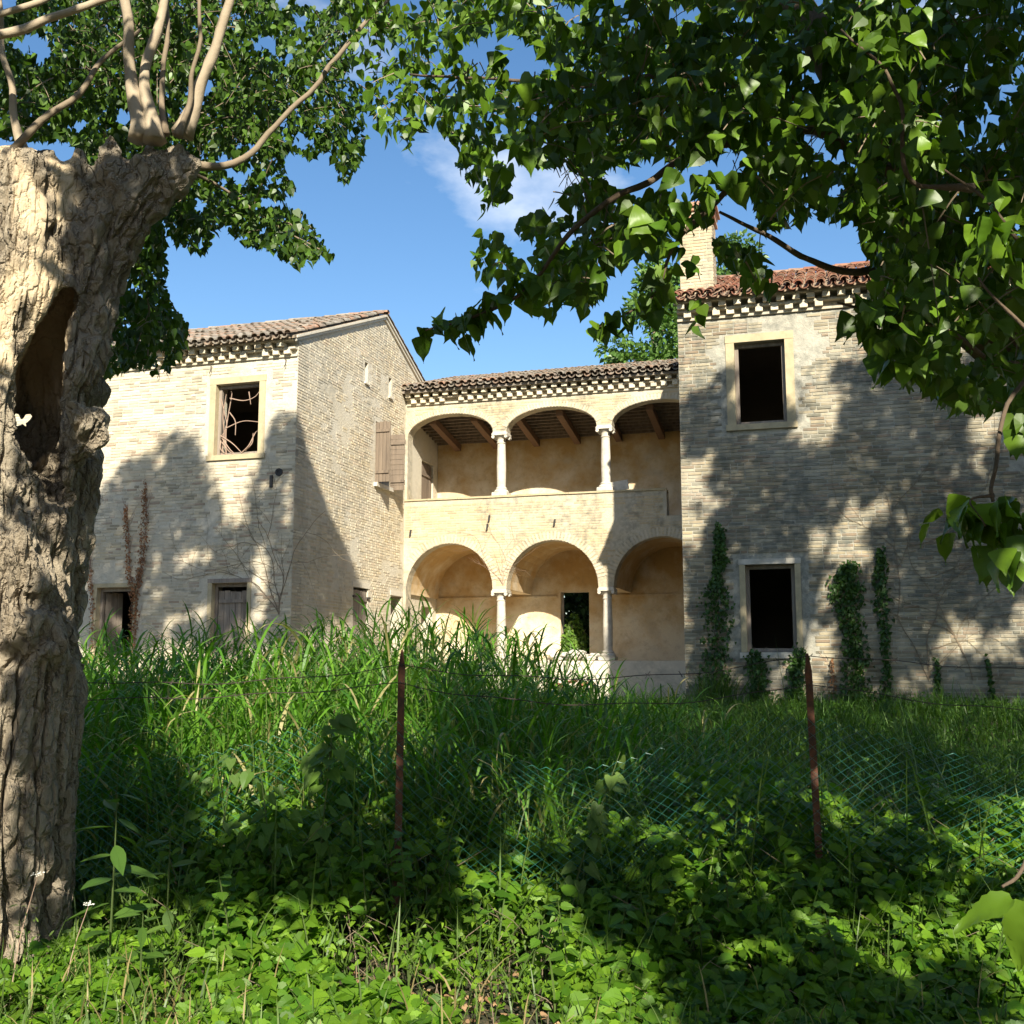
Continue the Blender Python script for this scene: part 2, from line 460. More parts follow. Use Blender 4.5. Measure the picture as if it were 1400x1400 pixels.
def frames(D, N):
    D = D / (np.linalg.norm(D, axis=1)[:, None] + 1e-9)
    N = N - D * np.sum(N * D, axis=1)[:, None]
    N = N / (np.linalg.norm(N, axis=1)[:, None] + 1e-9)
    S = np.cross(N, D)
    return D, S, N

def leaf_mesh(name, P, D, N, S, kind, C):
    tv, tf = TPL[kind]
    D, B, N = frames(np.asarray(D, float), np.asarray(N, float))
    S = np.asarray(S, float)[:, None, None]
    rl = np.random.default_rng(len(P))
    wd = rl.uniform(0.72, 1.08, len(P))[:, None, None]; cu = rl.uniform(-0.6, 3.2, len(P))[:, None, None]
    V = P[:, None, :] + S * (tv[None, :, 0:1] * D[:, None] + wd * tv[None, :, 1:2] * B[:, None] + cu * tv[None, :, 2:3] * N[:, None])
    n, k = len(P), len(tv)
    lp = np.array([i for q in tf for i in q])
    loops = (lp[None] + (np.arange(n) * k)[:, None]).ravel()
    totals = np.tile([len(q) for q in tf], n)
    return np_mesh(name, V.reshape(-1, 3), loops, totals, np.repeat(C, k, axis=0))

def greens(n, a, b, v=0.3, rng=RNG):
    w = rng.random(n)[:, None]
    c = np.array(a) * (1 - w) + np.array(b) * w
    return np.clip(c * (1 + v * rng.uniform(-1, 1, (n, 1))), 0, 1)

def blades_mesh(name, P, H, L, W, lean, C, seg=5, curl=1.0, rng=RNG, up=None):
    """arched grass blades: P base, H heading angle, L length, W width, lean = start tilt from vertical"""
    n = len(P)
    s = np.linspace(0, 1, seg + 1)
    ang = lean[:, None] + curl[:, None] * s[None] ** 1.4
    dl = L[:, None] / seg
    hx = np.cumsum(np.sin(ang) * dl, axis=1) - np.sin(ang[:, :1]) * dl
    hz = np.cumsum(np.cos(ang) * dl, axis=1) - np.cos(ang[:, :1]) * dl
    dirx, diry = np.cos(H), np.sin(H)
    tw = H + math.pi / 2 + rng.uniform(-0.6, 0.6, n)
    sx, sy = np.cos(tw), np.sin(tw)
    wd = W[:, None] * np.array([0.55 + 0.45 * min(1, 4 * q) if q < 0.5 else (1 - ((q - 0.5) / 0.5) ** 2) for q in s])[None]
    wd[:, -1] = 0.0008
    cx = P[:, 0:1] + dirx[:, None] * hx; cy = P[:, 1:2] + diry[:, None] * hx; cz = P[:, 2:3] + hz
    A = np.stack([cx + sx[:, None] * wd / 2, cy + sy[:, None] * wd / 2, cz], -1)
    B = np.stack([cx - sx[:, None] * wd / 2, cy - sy[:, None] * wd / 2, cz], -1)
    V = np.stack([A, B], 2).reshape(n, -1, 3)
    k = 2 * (seg + 1)
    fs = np.array([[2 * i, 2 * i + 1, 2 * i + 3, 2 * i + 2] for i in range(seg)]).ravel()
    loops = (fs[None] + (np.arange(n) * k)[:, None]).ravel()
    return np_mesh(name, V.reshape(-1, 3), loops, np.full(n * seg, 4), np.repeat(C, k, axis=0))

# ------------------------------------------------------------------ ground and sky-wide setting
gx = np.unique(np.concatenate([[-1500, -600, -200, -90], np.arange(-45, 45.1, 1.5), np.arange(-7, 9, 0.25), [90, 200, 600, 1500]]))
gy = np.unique(np.concatenate([[-1500, -500, -150, -60], np.arange(-30, 60.1, 1.5), np.arange(2, 22, 0.25), [90, 200, 600, 1800]]))
XX, YY = np.meshgrid(gx, gy, indexing='ij')
ZZ = gz(XX, YY) + 0.05 * (fbm(np.stack([XX * 2, YY * 2, XX * 0], -1), 3) - 0.5)
nx, ny = XX.shape
V = np.stack([XX, YY, ZZ], -1).reshape(-1, 3)
I = np.arange(nx * ny).reshape(nx, ny)
F = np.stack([I[:-1, :-1], I[1:, :-1], I[1:, 1:], I[:-1, 1:]], -1).reshape(-1)
ground = link('ground', np_mesh('ground', V, F, np.full((nx - 1) * (ny - 1), 4), None, True), M['soil'])
tag(ground, 'overgrown earth sloping gently up to the villa', None, None, 'structure')

# ------------------------------------------------------------------ the villa
TH = math.radians(16.5)
O = np.array([3.1696, 20.0, 0.0])
UV = np.array([math.cos(TH), -math.sin(TH), 0]); NV = np.array([math.sin(TH), math.cos(TH), 0])
def vw(u, n, z):
    return O + UV * u + NV * n + np.array([0, 0, z])
def to_uv(P):
    d = P - O
    return d @ UV, d @ NV
UL = -8.04          # right end of the left house
NF = 6.05           # loggia facade
NB = 8.5            # loggia back wall
ZG = 0.25           # wall foot, below ground

def strip_wall(mb, mp, u0, u1, zb, zt, thick, opens, extra=()):
    """wall slab with openings; opens = (ua, ub, zlo(u), zhi(u)); mp(u, z, d) maps to 3-D, d inward"""
    ztf = zt if callable(zt) else (lambda u: zt)
    br = {u0, u1}
    for a, b, lo, hi in opens:
        br |= {max(u0, a), min(u1, b)}
    br |= {e for e in extra if u0 < e < u1}
    br = sorted(br)
    br = [b for i, b in enumerate(br) if i == 0 or b - br[i - 1] > 1e-4]
    e = 1e-5
    for ua, ub in zip(br[:-1], br[1:]):
        um = (ua + ub) / 2
        lo = [(zb, zb)]
        hs = []
        for a, b, l, h in sorted([o for o in opens if o[0] - e < um < o[1] + e], key=lambda o: o[2]((o[0] + o[1]) / 2)):
            hs.append(((l(ua + e), l(ub - e)), (h(ua + e), h(ub - e))))
        cur = (zb, zb)
        for l, h in hs + [((ztf(ua), ztf(ub)), None)]:
            if l[0] - cur[0] > 1e-4 or l[1] - cur[1] > 1e-4:
                mb.quad(mp(ua, cur[0], 0), mp(ub, cur[1], 0), mp(ub, l[1], 0), mp(ua, l[0], 0))
                mb.quad(mp(ub, cur[1], thick), mp(ua, cur[0], thick), mp(ua, l[0], thick), mp(ub, l[1], thick))
            if l[0] > zb + 1e-6 or l[1] > zb + 1e-6:
                mb.quad(mp(ua, l[0], 0), mp(ub, l[1], 0), mp(ub, l[1], thick), mp(ua, l[0], thick))
            if h is not None:
                mb.quad(mp(ub, h[1], 0), mp(ua, h[0], 0), mp(ua, h[0], thick), mp(ub, h[1], thick))
                cur = h
    for a, b, l, h in opens:
        for uu, s in ((a, e), (b, -e)):
            if u0 < uu < u1 and h(uu + s) - l(uu + s) > 1e-3:
                mb.quad(mp(uu, l(uu + s), 0), mp(uu, l(uu + s), thick), mp(uu, h(uu + s), thick), mp(uu, h(uu + s), 0))
    for uu in (u0, u1):
        mb.quad(mp(uu, zb, 0), mp(uu, zb, thick), mp(uu, ztf(uu), thick), mp(uu, ztf(uu), 0))

def rect(a, b, z0, z1):
    return (a, b, (lambda u, z=z0: z), (lambda u, z=z1: z))

BRICKC = [(0.60, 0.51, 0.36), (0.57, 0.47, 0.31), (0.62, 0.54, 0.39), (0.54, 0.46, 0.33), (0.58, 0.47, 0.33), (0.50, 0.43, 0.31), (0.58, 0.51, 0.38), (0.34, 0.29, 0.20), (0.28, 0.26, 0.20), (0.40, 0.30, 0.21)]
def brick_list(u0, u1, z0, zt, blocked, seed, plaster=0.56, pscale=0.55):
    """bricks (ua, ub, za, zb, proud, colour index) of a running bond, skipping openings and plastered patches"""
    rnd = random.Random(seed)
    ztf = zt if callable(zt) else (lambda u: zt)
    out = []
    z, row = z0, 0
    while z < 12:
        u = u0 - rnd.choice([0, 0.13, 0.065])
        any_ = False
        while u < u1:
            L = 0.252 if rnd.random() < 0.8 else 0.118
            ua, ub = max(u, u0 + 0.004), min(u + L, u1 - 0.004)
            um = (ua + ub) / 2
            if ub - ua > 0.04 and z + 0.058 < min(ztf(ua), ztf(ub)):
                any_ = True
                if not blocked(ua, ub, z, z + 0.053):
                    out.append((ua, ub, z, z + 0.053, rnd.uniform(0.003, 0.010), rnd.randrange(7)))
            u += L + 0.012
        z += 0.065
        row += 1
        if not any_ and z > z0 + 1:
            break
    if out:
        A = np.array([(0.5 * (b[0] + b[1]), b[2]) for b in out])
        nz = fbm(np.stack([A[:, 0] * pscale, A[:, 1] * pscale * 0.8, A[:, 0] * 0 + seed * 3.3], -1), seed, 4, 0.55)
        nz2 = fbm(np.stack([A[:, 0] * 3, A[:, 1] * 4, A[:, 0] * 0 + seed], -1), seed + 5, 2)
        keep = (nz + 0.22 * (nz2 - 0.5)) < plaster
        out = [b for b, k in zip(out, keep) if k]
    return out

def brick_obj(mb, mp, b):
    ua, ub, za, zb, d, ci = b
    j = lambda: random.uniform(-0.0015, 0.0015)
    mb.cur = tuple(np.clip(np.array(BRICKC[ci]) * random.uniform(0.88, 1.10), 0, 1))
    i = 0.004
    vs = [mp(ua, za, 0.02), mp(ub, za, 0.02), mp(ub, zb, 0.02), mp(ua, zb, 0.02),
          mp(ua + i, za + i + j(), -d + j()), mp(ub - i, za + i + j(), -d + j()), mp(ub - i, zb - i + j(), -d + j()), mp(ua + i, zb - i + j(), -d + j())]
    mb.add(vs, [(4, 5, 6, 7), (0, 1, 5, 4), (1, 2, 6, 5), (2, 3, 7, 6), (3, 0, 4, 7)])

def lay_bricks(wall, mp, bricks, mat, off, single=(), axis='u'):
    """bricks in `single` become objects of their own, the rest one part"""
    mb = MB()
    ss = set(single)
    for i, b in enumerate(bricks):
        if i not in ss:
            brick_obj(mb, mp, b)
    o = mb.build('brickwork', mat, wall, off, col=True)
    tag(o, kind='stuff')
    if not ss: return
    meshes = {}
    for i in single:
        ua, ub, za, zb, d, ci = bricks[i]
        L = round(ub - ua, 3)
        key = (L, ci, i % 2)
        if key not in meshes:
            m = MB()
            brick_obj(m, lambda u, z, dd: ((u, dd, z) if axis == 'u' else (-dd, u, z)), (0, L, 0, 0.053, 0.0, ci))
            meshes[key] = m.mesh('brick', col=True)
            meshes[key].materials.append(mat)
        o = bpy.data.objects.new('brick', meshes[key])
        o.location = np.array(mp(ua, za, -d)) - np.array(off)
        COL.objects.link(o); o.parent = wall

TILEC = [(0.31, 0.215, 0.15), (0.27, 0.195, 0.145), (0.37, 0.30, 0.23), (0.23, 0.19, 0.155), (0.36, 0.20, 0.125), (0.31, 0.27, 0.22)]
TILER = [(0.29, 0.11, 0.065), (0.25, 0.105, 0.065), (0.31, 0.15, 0.09), (0.22, 0.095, 0.06), (0.30, 0.18, 0.12), (0.19, 0.115, 0.08)]
def tile_mesh(col, up=True):
    """one barrel tile along +Y, 0.42 long, arch upwards"""
    mb = MB(); mb.cur = col
    n = 7
    for (r0, r1, s) in ((0.085, 0.07, 1),):
        vs = []
        for y, r in ((0.0, r0), (0.42, r1)):
            for k in range(n):
                a = math.pi * k / (n - 1)
                vs.append((r * math.cos(a), y, r * math.sin(a) * 0.85))
            for k in range(n):
                a = math.pi * k / (n - 1)
                vs.append(((r - 0.014) * math.cos(a), y, (r - 0.014) * math.sin(a) * 0.85))
        fs = []
        for k in range(n - 1):
            fs.append((k, 2 * n + k, 2 * n + k + 1, k + 1))
            fs.append((n + k, n + k + 1, 3 * n + k + 1, 3 * n + k))
            fs.append((k, k + 1, n + k + 1, n + k))
        fs.append((0, n, 3 * n, 2 * n)); fs.append((n - 1, 3 * n - 1, 4 * n - 1, 2 * n - 1))
        mb.add(vs, fs)
    if not up:
        mb.v = [(x, y, -z) for x, y, z in mb.v]
        mb.f = [q[::-1] for q in mb.f]
    return mb

def tile_roof(roof, u0, u1, n0, z0, slope, length, mat, cols, off, seed, pick):
    """covers in columns up the slope; pick = how many become objects of their own (nearest to the eave first)"""
    rnd = random.Random(seed)
    nu = int((u1 - u0) / 0.205)
    rows = int(length / 0.34)
    items = []
    for r in range(rows):
        for c in range(nu + 1):
            uu = u0 + 0.10 + c * (u1 - u0 - 0.20) / nu
            s = r * 0.34 - 0.02
            items.append((uu + rnd.uniform(-0.02, 0.02), s + rnd.uniform(-0.03, 0.02), rnd.uniform(-0.06, 0.06), 0.10 + 0.015 * rnd.random() + (0.02 if rnd.random() < 0.06 else 0), rnd.randrange(len(cols)), True))
            if c < nu:
                items.append((uu + 0.5 * (u1 - u0 - 0.20) / nu, s - 0.03 + rnd.uniform(-0.02, 0.02), rnd.uniform(-0.03, 0.03), 0.088, rnd.randrange(len(cols)), False))
    meshes = {}
    rest = MB()
    cs, sn = math.cos(slope), math.sin(slope)
    done = 0
    for uu, s, tw, h, ci, up in items:
        tilt = -0.045
        loc = np.array([uu, n0 + s * cs - h * sn, z0 + s * sn + h * cs])
        if up and done < pick:
            if ci not in meshes:
                me = tile_mesh(cols[ci]).mesh('tile', col=True, sm=False); me.materials.append(mat); meshes[ci] = me
            o = bpy.data.objects.new('tile', meshes[ci])
            o.location = loc - np.array(off)
            o.rotation_euler = (slope + tilt, 0, tw)
            COL.objects.link(o); o.parent = roof
            done += 1
        else:
            t = tile_mesh(tuple(np.array(cols[ci]) * rnd.uniform(0.8, 1.1)), up)
            R = np.array(Matrix.Rotation(tw, 3, 'Z') @ Matrix.Rotation(slope + tilt, 3, 'X'))
            rest.cur = t.c[0]
            rest.add(np.array(t.v) @ R.T + loc, t.f)
    o = rest.build('tile_courses', mat, roof, off, col=True)
    tag(o, kind='stuff')

def cornice(parent, mp, u0, u1, z0, mat, off, seed):
    """two staggered rows of projecting brick dentils between flat courses"""
    rnd = random.Random(seed)
    base = MB()
    base.cur = (0.5, 0.44, 0.33)
    zz = z0
    def slab(za, zb, d):
        x = u0
        while x < u1 - 0.02:
            L = min(0.6 + rnd.uniform(-0.1, 0.1), u1 - x)
            vs = [mp(a, z, q) for z in (za, zb) for q in (0.0, -d + rnd.uniform(-0.004, 0.004)) for a in (x, x + L - 0.004)]
            base.add(vs, [(0, 2, 3, 1), (4, 5, 7, 6), (2, 6, 7, 3), (0, 4, 6, 2), (1, 3, 7, 5)])
            x += L
    slab(zz, zz + 0.045, 0.045)
    slab(zz + 0.145, zz + 0.185, 0.13)
    slab(zz + 0.295, zz + 0.33, 0.24)
    co = base.build('cornice', mat, parent, off, col=True)
    meshes = []
    for k in range(4):
        m = MB(); m.cur = tuple(np.array(BRICKC[[0, 2, 6, 3][k]]) * 1.1)
        p0 = np.array(mp(0, 0, 0)); eu = np.array(mp(1, 0, 0)) - p0; ed = np.array(mp(0, 0, 1)) - p0
        a, b = 0.066 + 0.004 * (k % 2), 0.09
        pts = [su * a * eu + q * ed + np.array([0, 0, z]) for z in (0.0, 0.097) for q in (0.02, -0.155) for su in (-1, 1)]
        m.add(pts, [(0, 2, 3, 1), (4, 5, 7, 6), (0, 1, 5, 4), (2, 6, 7, 3), (0, 4, 6, 2), (1, 3, 7, 5)])
        me = m.mesh('dentil', col=True); me.materials.append(mat); meshes.append(me)
    n = int((u1 - u0) / 0.265)
    for row, (zr, dp, sh) in enumerate(((zz + 0.0465, 0.03, 0.5), (zz + 0.1915, -0.07, 0.0))):
        for k in range(n + 1):
            uu = u0 + 0.08 + (k + sh) * 0.265
            if uu > u1 - 0.08 or rnd.random() < 0.03: continue
            o = bpy.data.objects.new('dentil', meshes[rnd.randrange(4)])
            o.location = np.array(mp(uu + rnd.uniform(-0.012, 0.012), zr, dp + rnd.uniform(-0.01, 0.01))) - np.array(off)
            COL.objects.link(o); o.parent = co
    return co

def surround(parent, mp, a, b, z0, z1, w, mat, off, name='window', sill_mat=None, lintel_mat=None, proud=0.02, depth=0.12, sillout=0.05):
    """stone frame round an opening a..b x z0..z1: jambs, lintel, sill under one `window` part (the wooden inner frame is the part itself)"""
    def bx(ua, ub, za, zb, d0, d1, j=0.003):
        m = MB()
        vs = [np.array(mp(u, z, d)) + np.random.default_rng(int(abs(u * 991 + z * 77) * 10) % 9999).uniform(-j, j, 3) for z in (za, zb) for d in (d0, d1) for u in (ua, ub)]
        m.add(vs, [(0, 2, 3, 1), (4, 5, 7, 6), (0, 1, 5, 4), (2, 6, 7, 3), (0, 4, 6, 2), (1, 3, 7, 5)])
        return m
    inner = MB()
    for ua, ub, za, zb in ((a + 0.004, a + 0.07, z0 + 0.01, z1 - 0.06), (b - 0.07, b - 0.004, z0 + 0.01, z1 - 0.06), (a + 0.004, b - 0.004, z1 - 0.075, z1 - 0.004), (a + 0.072, b - 0.072, z0 + 0.004, z0 + 0.07)):
        m = bx(ua, ub, za, zb, 0.12, 0.19); inner.add(m.v, m.f)
    win = inner.build(name, M['wood_grey'], parent, off)
    bx(a - w, a + 0.003, z0, z1, -proud, depth).build('jamb', mat, win, off)
    bx(b - 0.003, b + w, z0, z1, -proud, depth).build('jamb', mat, win, off)
    bx(a - w - 0.01, b + w + 0.01, z1 + 0.003, z1 + w + 0.003, -proud - 0.004, depth).build('lintel', lintel_mat or mat, win, off)
    bx(a - w - 0.03, b + w + 0.03, z0 - 0.11, z0 - 0.003, -sillout, depth + 0.05).build('sill', sill_mat or mat, win, off)
    return win

SLOPE = math.radians(22.4)
EAVE_N, EAVE_Z = -0.30, 8.47
RIDGE_N = 4.5
RIDGE_Z = EAVE_Z + (RIDGE_N - EAVE_N) * math.tan(SLOPE)
WT = 8.10

def house_shell(h, off, ua, ub, front_opens, left_opens, right_opens, mat_front, mat_left, mat_right, seed):
    mpF = lambda u, z, d: (u, d, z)
    wf = MB(); strip_wall(wf, mpF, ua, ub, ZG, WT + 0.33, 0.45, front_opens)
    wall = wf.build('wall', mat_front, h, off)
    prof = lambda n: min(EAVE_Z + (n - EAVE_N) * math.tan(SLOPE), EAVE_Z + (2 * RIDGE_N - EAVE_N - n) * math.tan(SLOPE)) - 0.06
    mpR = lambda n, z, d: (ub - d, n, z)
    mpL = lambda n, z, d: (ua + d, n, z)
    wr = MB(); strip_wall(wr, mpR, 0.45, 9.0, ZG, prof, 0.45, right_opens, (RIDGE_N,))
    # the short return at the front corner
    wr.quad(mpR(0, ZG, 0), mpR(0.45, ZG, 0), mpR(0.45, prof(0.45), 0), mpR(0, prof(0), 0))
    wr_o = wr.build('gable_wall', mat_right, h, off)
    wl_ = MB(); strip_wall(wl_, mpL, 0.45, 9.0, ZG, prof, 0.45, left_opens, (RIDGE_N,))
    wl_.quad(mpL(0, ZG, 0), mpL(0.45, ZG, 0), mpL(0.45, prof(0.45), 0), mpL(0, prof(0), 0))
    wl_o = wl_.build('gable_wall', mat_left, h, off)
    b = MB(); b.box(ua + 0.46, ub - 0.46, 8.55, 9.0, ZG, WT + 0.3); b.build('back_wall', M['plaster'], h, off)
    fl = MB(); fl.box(ua + 0.451, ub - 0.451, 0.451, 8.55, 4.85, 5.05); fl.box(ua + 0.451, ub - 0.451, 0.451, 8.55, 1.2, 1.5)
    fl.box(ua + 0.451, ub - 0.451, 0.451, 8.55, WT - 0.02, WT + 0.1)
    fl.box(ua + 0.451, ub - 0.451, 4.2, 4.4, 1.501, 4.849); fl.box(ua + 0.451, ub - 0.451, 4.2, 4.4, 5.051, WT - 0.021)
    fl.build('room', M['room'], h, off)
    return wall, wr_o, wl_o, prof

def roof_slabs(h, off, ua, ub, mat, cols, seed, pick, gable_side=None):
    cs, sn = math.cos(SLOPE), math.sin(SLOPE)
    r = MB(); r.cur = (0.3, 0.22, 0.15)
    L = (RIDGE_N - EAVE_N) / cs
    for sgn in (1, -1):
        pts = []
        for dz in (0.0, 0.06):
            for (n, z) in ((EAVE_N, EAVE_Z), (RIDGE_N, RIDGE_Z)):
                nn = n if sgn == 1 else 2 * RIDGE_N - n
                for u in (ua - 0.06, ub + 0.06):
                    pts.append((u, nn, z - 0.055 + dz))
        r.add(pts, [(0, 2, 3, 1), (4, 5, 7, 6), (0, 1, 5, 4), (2, 6, 7, 3), (0, 4, 6, 2), (1, 3, 7, 5)])
    roof = r.build('roof', mat, h, off, col=True)
    tile_roof(roof, ua - 0.08, ub + 0.08, EAVE_N - 0.05, EAVE_Z - 0.065, SLOPE, L, mat, cols, off, seed, pick)
    # ridge tiles laid along the ridge and verge tiles down the back slope
    rm = MB()
    k = 0
    u = ua - 0.08
    rnd = random.Random(seed + 9)
    meshes = {}
    while u < ub - 0.22:
        ci = rnd.randrange(len(cols))
        if ci not in meshes:
            t = tile_mesh(cols[ci]); t.v = [(y * 0.95, x * 1.35, z * 1.25) for x, y, z in t.v]; t.f = [q[::-1] for q in t.f]
            me = t.mesh('ridge_tile', col=True); me.materials.append(mat); meshes[ci] = me
        o = bpy.data.objects.new('ridge_tile', meshes[ci])
        o.location = np.array([u, RIDGE_N, RIDGE_Z + 0.05 + rnd.uniform(-0.01, 0.015)]) - np.array(off)
        o.rotation_euler = (0, rnd.uniform(-0.03, 0.03), rnd.uniform(-0.03, 0.03))
        COL.objects.link(o); o.parent = roof
        u += 0.34
    bk = MB(); bk.cur = cols[3]
    for sgn_u in (ua - 0.03, ub + 0.03):
        for q in range(int(L / 0.36)):
            n = 2 * RIDGE_N - (RIDGE_N - (q + 0.5) * 0.36 * cs) if False else RIDGE_N + (q + 0.3) * 0.36 * cs
            z = RIDGE_Z - (n - RIDGE_N) * math.tan(SLOPE)
            t = tile_mesh(cols[q % len(cols)])
            R = np.array(Matrix.Rotation(math.pi, 3, 'Z') @ Matrix.Rotation(SLOPE, 3, 'X'))
            bk.cur = cols[q % len(cols)]
            bk.add(np.array(t.v) @ R.T + np.array([sgn_u, n + 0.36 * cs, z - 0.36 * sn + 0.05]), t.f)
    bk.build('verge_tiles', mat, roof, off, col=True)
    return roof

def verge_board(h, off, u, sgn, mat):
    """thin brick course under the tiles up both slopes of a gable"""
    m = MB()
    for (na, nb) in ((EAVE_N + 0.1, RIDGE_N), (2 * RIDGE_N - EAVE_N - 0.1, RIDGE_N)):
        za = EAVE_Z + (min(na, 2 * RIDGE_N - na) - EAVE_N) * math.tan(SLOPE) - 0.06
        zb = RIDGE_Z - 0.06
        for (d, t0, t1) in ((0.05, 0.0, 0.07), (0.09, -0.055, -0.002)):
            pts = [(u + s * sgn * 1.0, n, z - t) for t in (t1, t0) for s in (0.001, d) for n, z in ((na, za), (nb, zb))]
            m.add(pts, [(0, 2, 3, 1), (4, 5, 7, 6), (0, 1, 5, 4), (2, 6, 7, 3), (0, 4, 6, 2), (1, 3, 7, 5)])
    m.build('verge', mat, h, off)

# ---- right house
hb = np.array([0.0, 0.0, 0.7])
HR = empty('house', vw(*hb), -TH); offR = hb
tag(HR, 'two-storey brick house with red tiled roof, chimney and ivy at its foot', 'house')
RU, RL = (1.04, 1.97, 6.03, 7.60), (1.12, 2.00, 1.84, 3.42)
fo = [rect(*RU), rect(*RL)]
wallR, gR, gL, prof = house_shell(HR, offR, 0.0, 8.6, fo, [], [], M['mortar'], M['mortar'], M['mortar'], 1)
def blk(rects, m=0.02):
    def f(ua, ub, za, zb):
        for a, b, z0, z1 in rects:
            if ub > a - m and ua < b + m and zb > z0 - m and za < z1 + m: return True
        return False
    return f
mpF = lambda u, z, d: (u, d, z)
outer = lambda r, w=0.15: (r[0] - w - 0.03, r[1] + w + 0.03, r[2] - 0.13, r[3] + w + 0.01)
bl = brick_list(0, 8.6, ZG, WT - 0.01, blk([outer(RU), outer(RL)]), 21, 0.62, 0.5)
rb_ = random.Random(5)
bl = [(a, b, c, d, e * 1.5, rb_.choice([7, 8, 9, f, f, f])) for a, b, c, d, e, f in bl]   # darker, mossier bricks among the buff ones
near = sorted([i for i, b in enumerate(bl) if 2.2 < b[0] < 5.6 and b[2] > 1.2 and b[2] < 7.2 and b[1] - b[0] > 0.2], key=lambda i: (abs(bl[i][0] - 4.9) + 0.25 * abs(bl[i][2] - 3.3)))[:300]
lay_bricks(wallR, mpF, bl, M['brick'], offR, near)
surround(HR, mpF, *RU, 0.15, M['stone'], offR)
surround(HR, mpF, *RL, 0.10, M['stone'], offR, sill_mat=M['pale_stone'], lintel_mat=M['pale_stone'])
cornice(HR, mpF, 0.0, 8.6, WT, M['brick_clean'], offR, 4)
roof_slabs(HR, offR, 0.0, 8.6, M['tile_red'], TILER, 31, 300)
verge_board(HR, offR, 0.0, -1, M['plaster'])
# chimney on the left end of the front slope
ch = MB(); ch.box(0.03, 0.66, 0.35, 1.0, 8.3, 10.45, 0.006)
chim = ch.build('chimney', M['mortar_stained'], HR, offR)
cb = []
for (mpc, wdt) in ((lambda u, z, d: (0.03 + u, 0.35 + d, z), 0.63), (lambda u, z, d: (0.03 + d, 0.35 + u, z), 0.65), (lambda u, z, d: (0.66 - d, 0.35 + u, z), 0.65)):
    bb = brick_list(0, wdt, 8.35, 10.42, lambda *a: False, 77, 0.66, 0.8)
    m = MB()
    for b in bb: brick_obj(m, mpc, b)
    tag(m.build('brickwork', M['brick_stained'], chim, offR, col=True), kind='stuff')
cp = MB()
for z0_, z1_, d in ((10.30, 10.36, 0.05), (10.452, 10.52, 0.05), (10.523, 10.58, 0.10), (10.583, 10.63, 0.04)):
    cp.cur = (0.44, 0.24, 0.15)
    cp.box(0.03 - d, 0.66 + d, 0.35 - d, 1.0 + d, z0_, z1_, 0.004)
cp.build('chimney_cap', M['brick_clean'], chim, offR, col=True)

# ---- left house
hb = np.array([UL, 0.0, 0.7]); offL = hb
HL = empty('house', vw(*hb), -TH)
tag(HL, 'two-storey cream brick house with grey tiles, sunlit gable and wooden shutters', 'house')
LW = -16.4
LU, LA, LB = (-9.98, -8.92, 6.06, 7.62), (-12.74, -11.80, 1.75, 3.28), (-9.90, -9.06, 1.75, 3.32)
GS1, GS2, GSH, GLW, GDO, GDU, GDL = (3.40, 3.58, 8.42, 8.92), (4.88, 5.06, 8.42, 8.92), (4.12, 5.02, 6.06, 7.60), (3.00, 3.84, 1.9, 3.42), (5.24, 5.95, 1.4, 3.36), (7.25, 8.15, 5.05, 7.2), (7.35, 8.2, 1.4, 3.2)
wallL, gRL, gLL, prof = house_shell(HL, offL, LW, UL, [rect(*LU), rect(*LA), rect(*LB)], [], [rect(*q) for q in (GS1, GS2, GSH, GLW, GDO, GDU, GDL)], M['mortar_clean'], M['mortar_clean'], M['mortar_clean'], 2)
bl = brick_list(LW, UL, ZG, WT - 0.01, blk([outer(LU), outer(LA, 0.1), outer(LB, 0.1)]), 45, 0.63, 0.45)
bl = [(a, b, c, d, e * 1.5, (rb_.choice([7, 9] + [f] * 12))) for a, b, c, d, e, f in bl]
near = sorted([i for i, b in enumerate(bl) if b[0] > -12.9 and b[2] > 4.6 and b[1] - b[0] > 0.2], key=lambda i: -bl[i][0])[:150]
lay_bricks(wallL, mpF, bl, M['brick_clean'], offL, near)
mpG = lambda n, z, d: (UL - d, n, z)
gb = brick_list(0, 8.45, ZG, lambda n: prof(n) - 0.09, blk([GS1, GS2, (GSH[0] - 0.05, GSH[1] + 0.05, GSH[2] - 0.06, GSH[3] + 0.1), (GLW[0] - 0.06, GLW[1] + 0.06, GLW[2], GLW[3] + 0.16), (GDO[0] - 0.06, GDO[1] + 0.06, GDO[2], GDO[3] + 0.14), (NF - 0.03, 9.1, 0, 8.5)]), 52, 0.60, 0.5)
nearg = sorted([i for i, b in enumerate(gb) if b[2] > 3.8 and b[1] - b[0] > 0.2], key=lambda i: gb[i][0])[:150]
lay_bricks(gRL, mpG, gb, M['brick_clean'], offL, nearg, 'n')
surround(HL, mpF, *LU, 0.14, M['stone'], offL)
surround(HL, mpF, *LA, 0.09, M['stone'], offL)
wB = surround(HL, mpF, *LB, 0.09, M['stone'], offL, lintel_mat=M['wood_grey'])
cornice(HL, mpF, LW, UL, WT, M['brick_clean'], offL, 6)
roof_slabs(HL, offL, LW, UL, M['tile'], TILEC, 33, 300)
verge_board(HL, offL, UL, 1, M['plaster'])

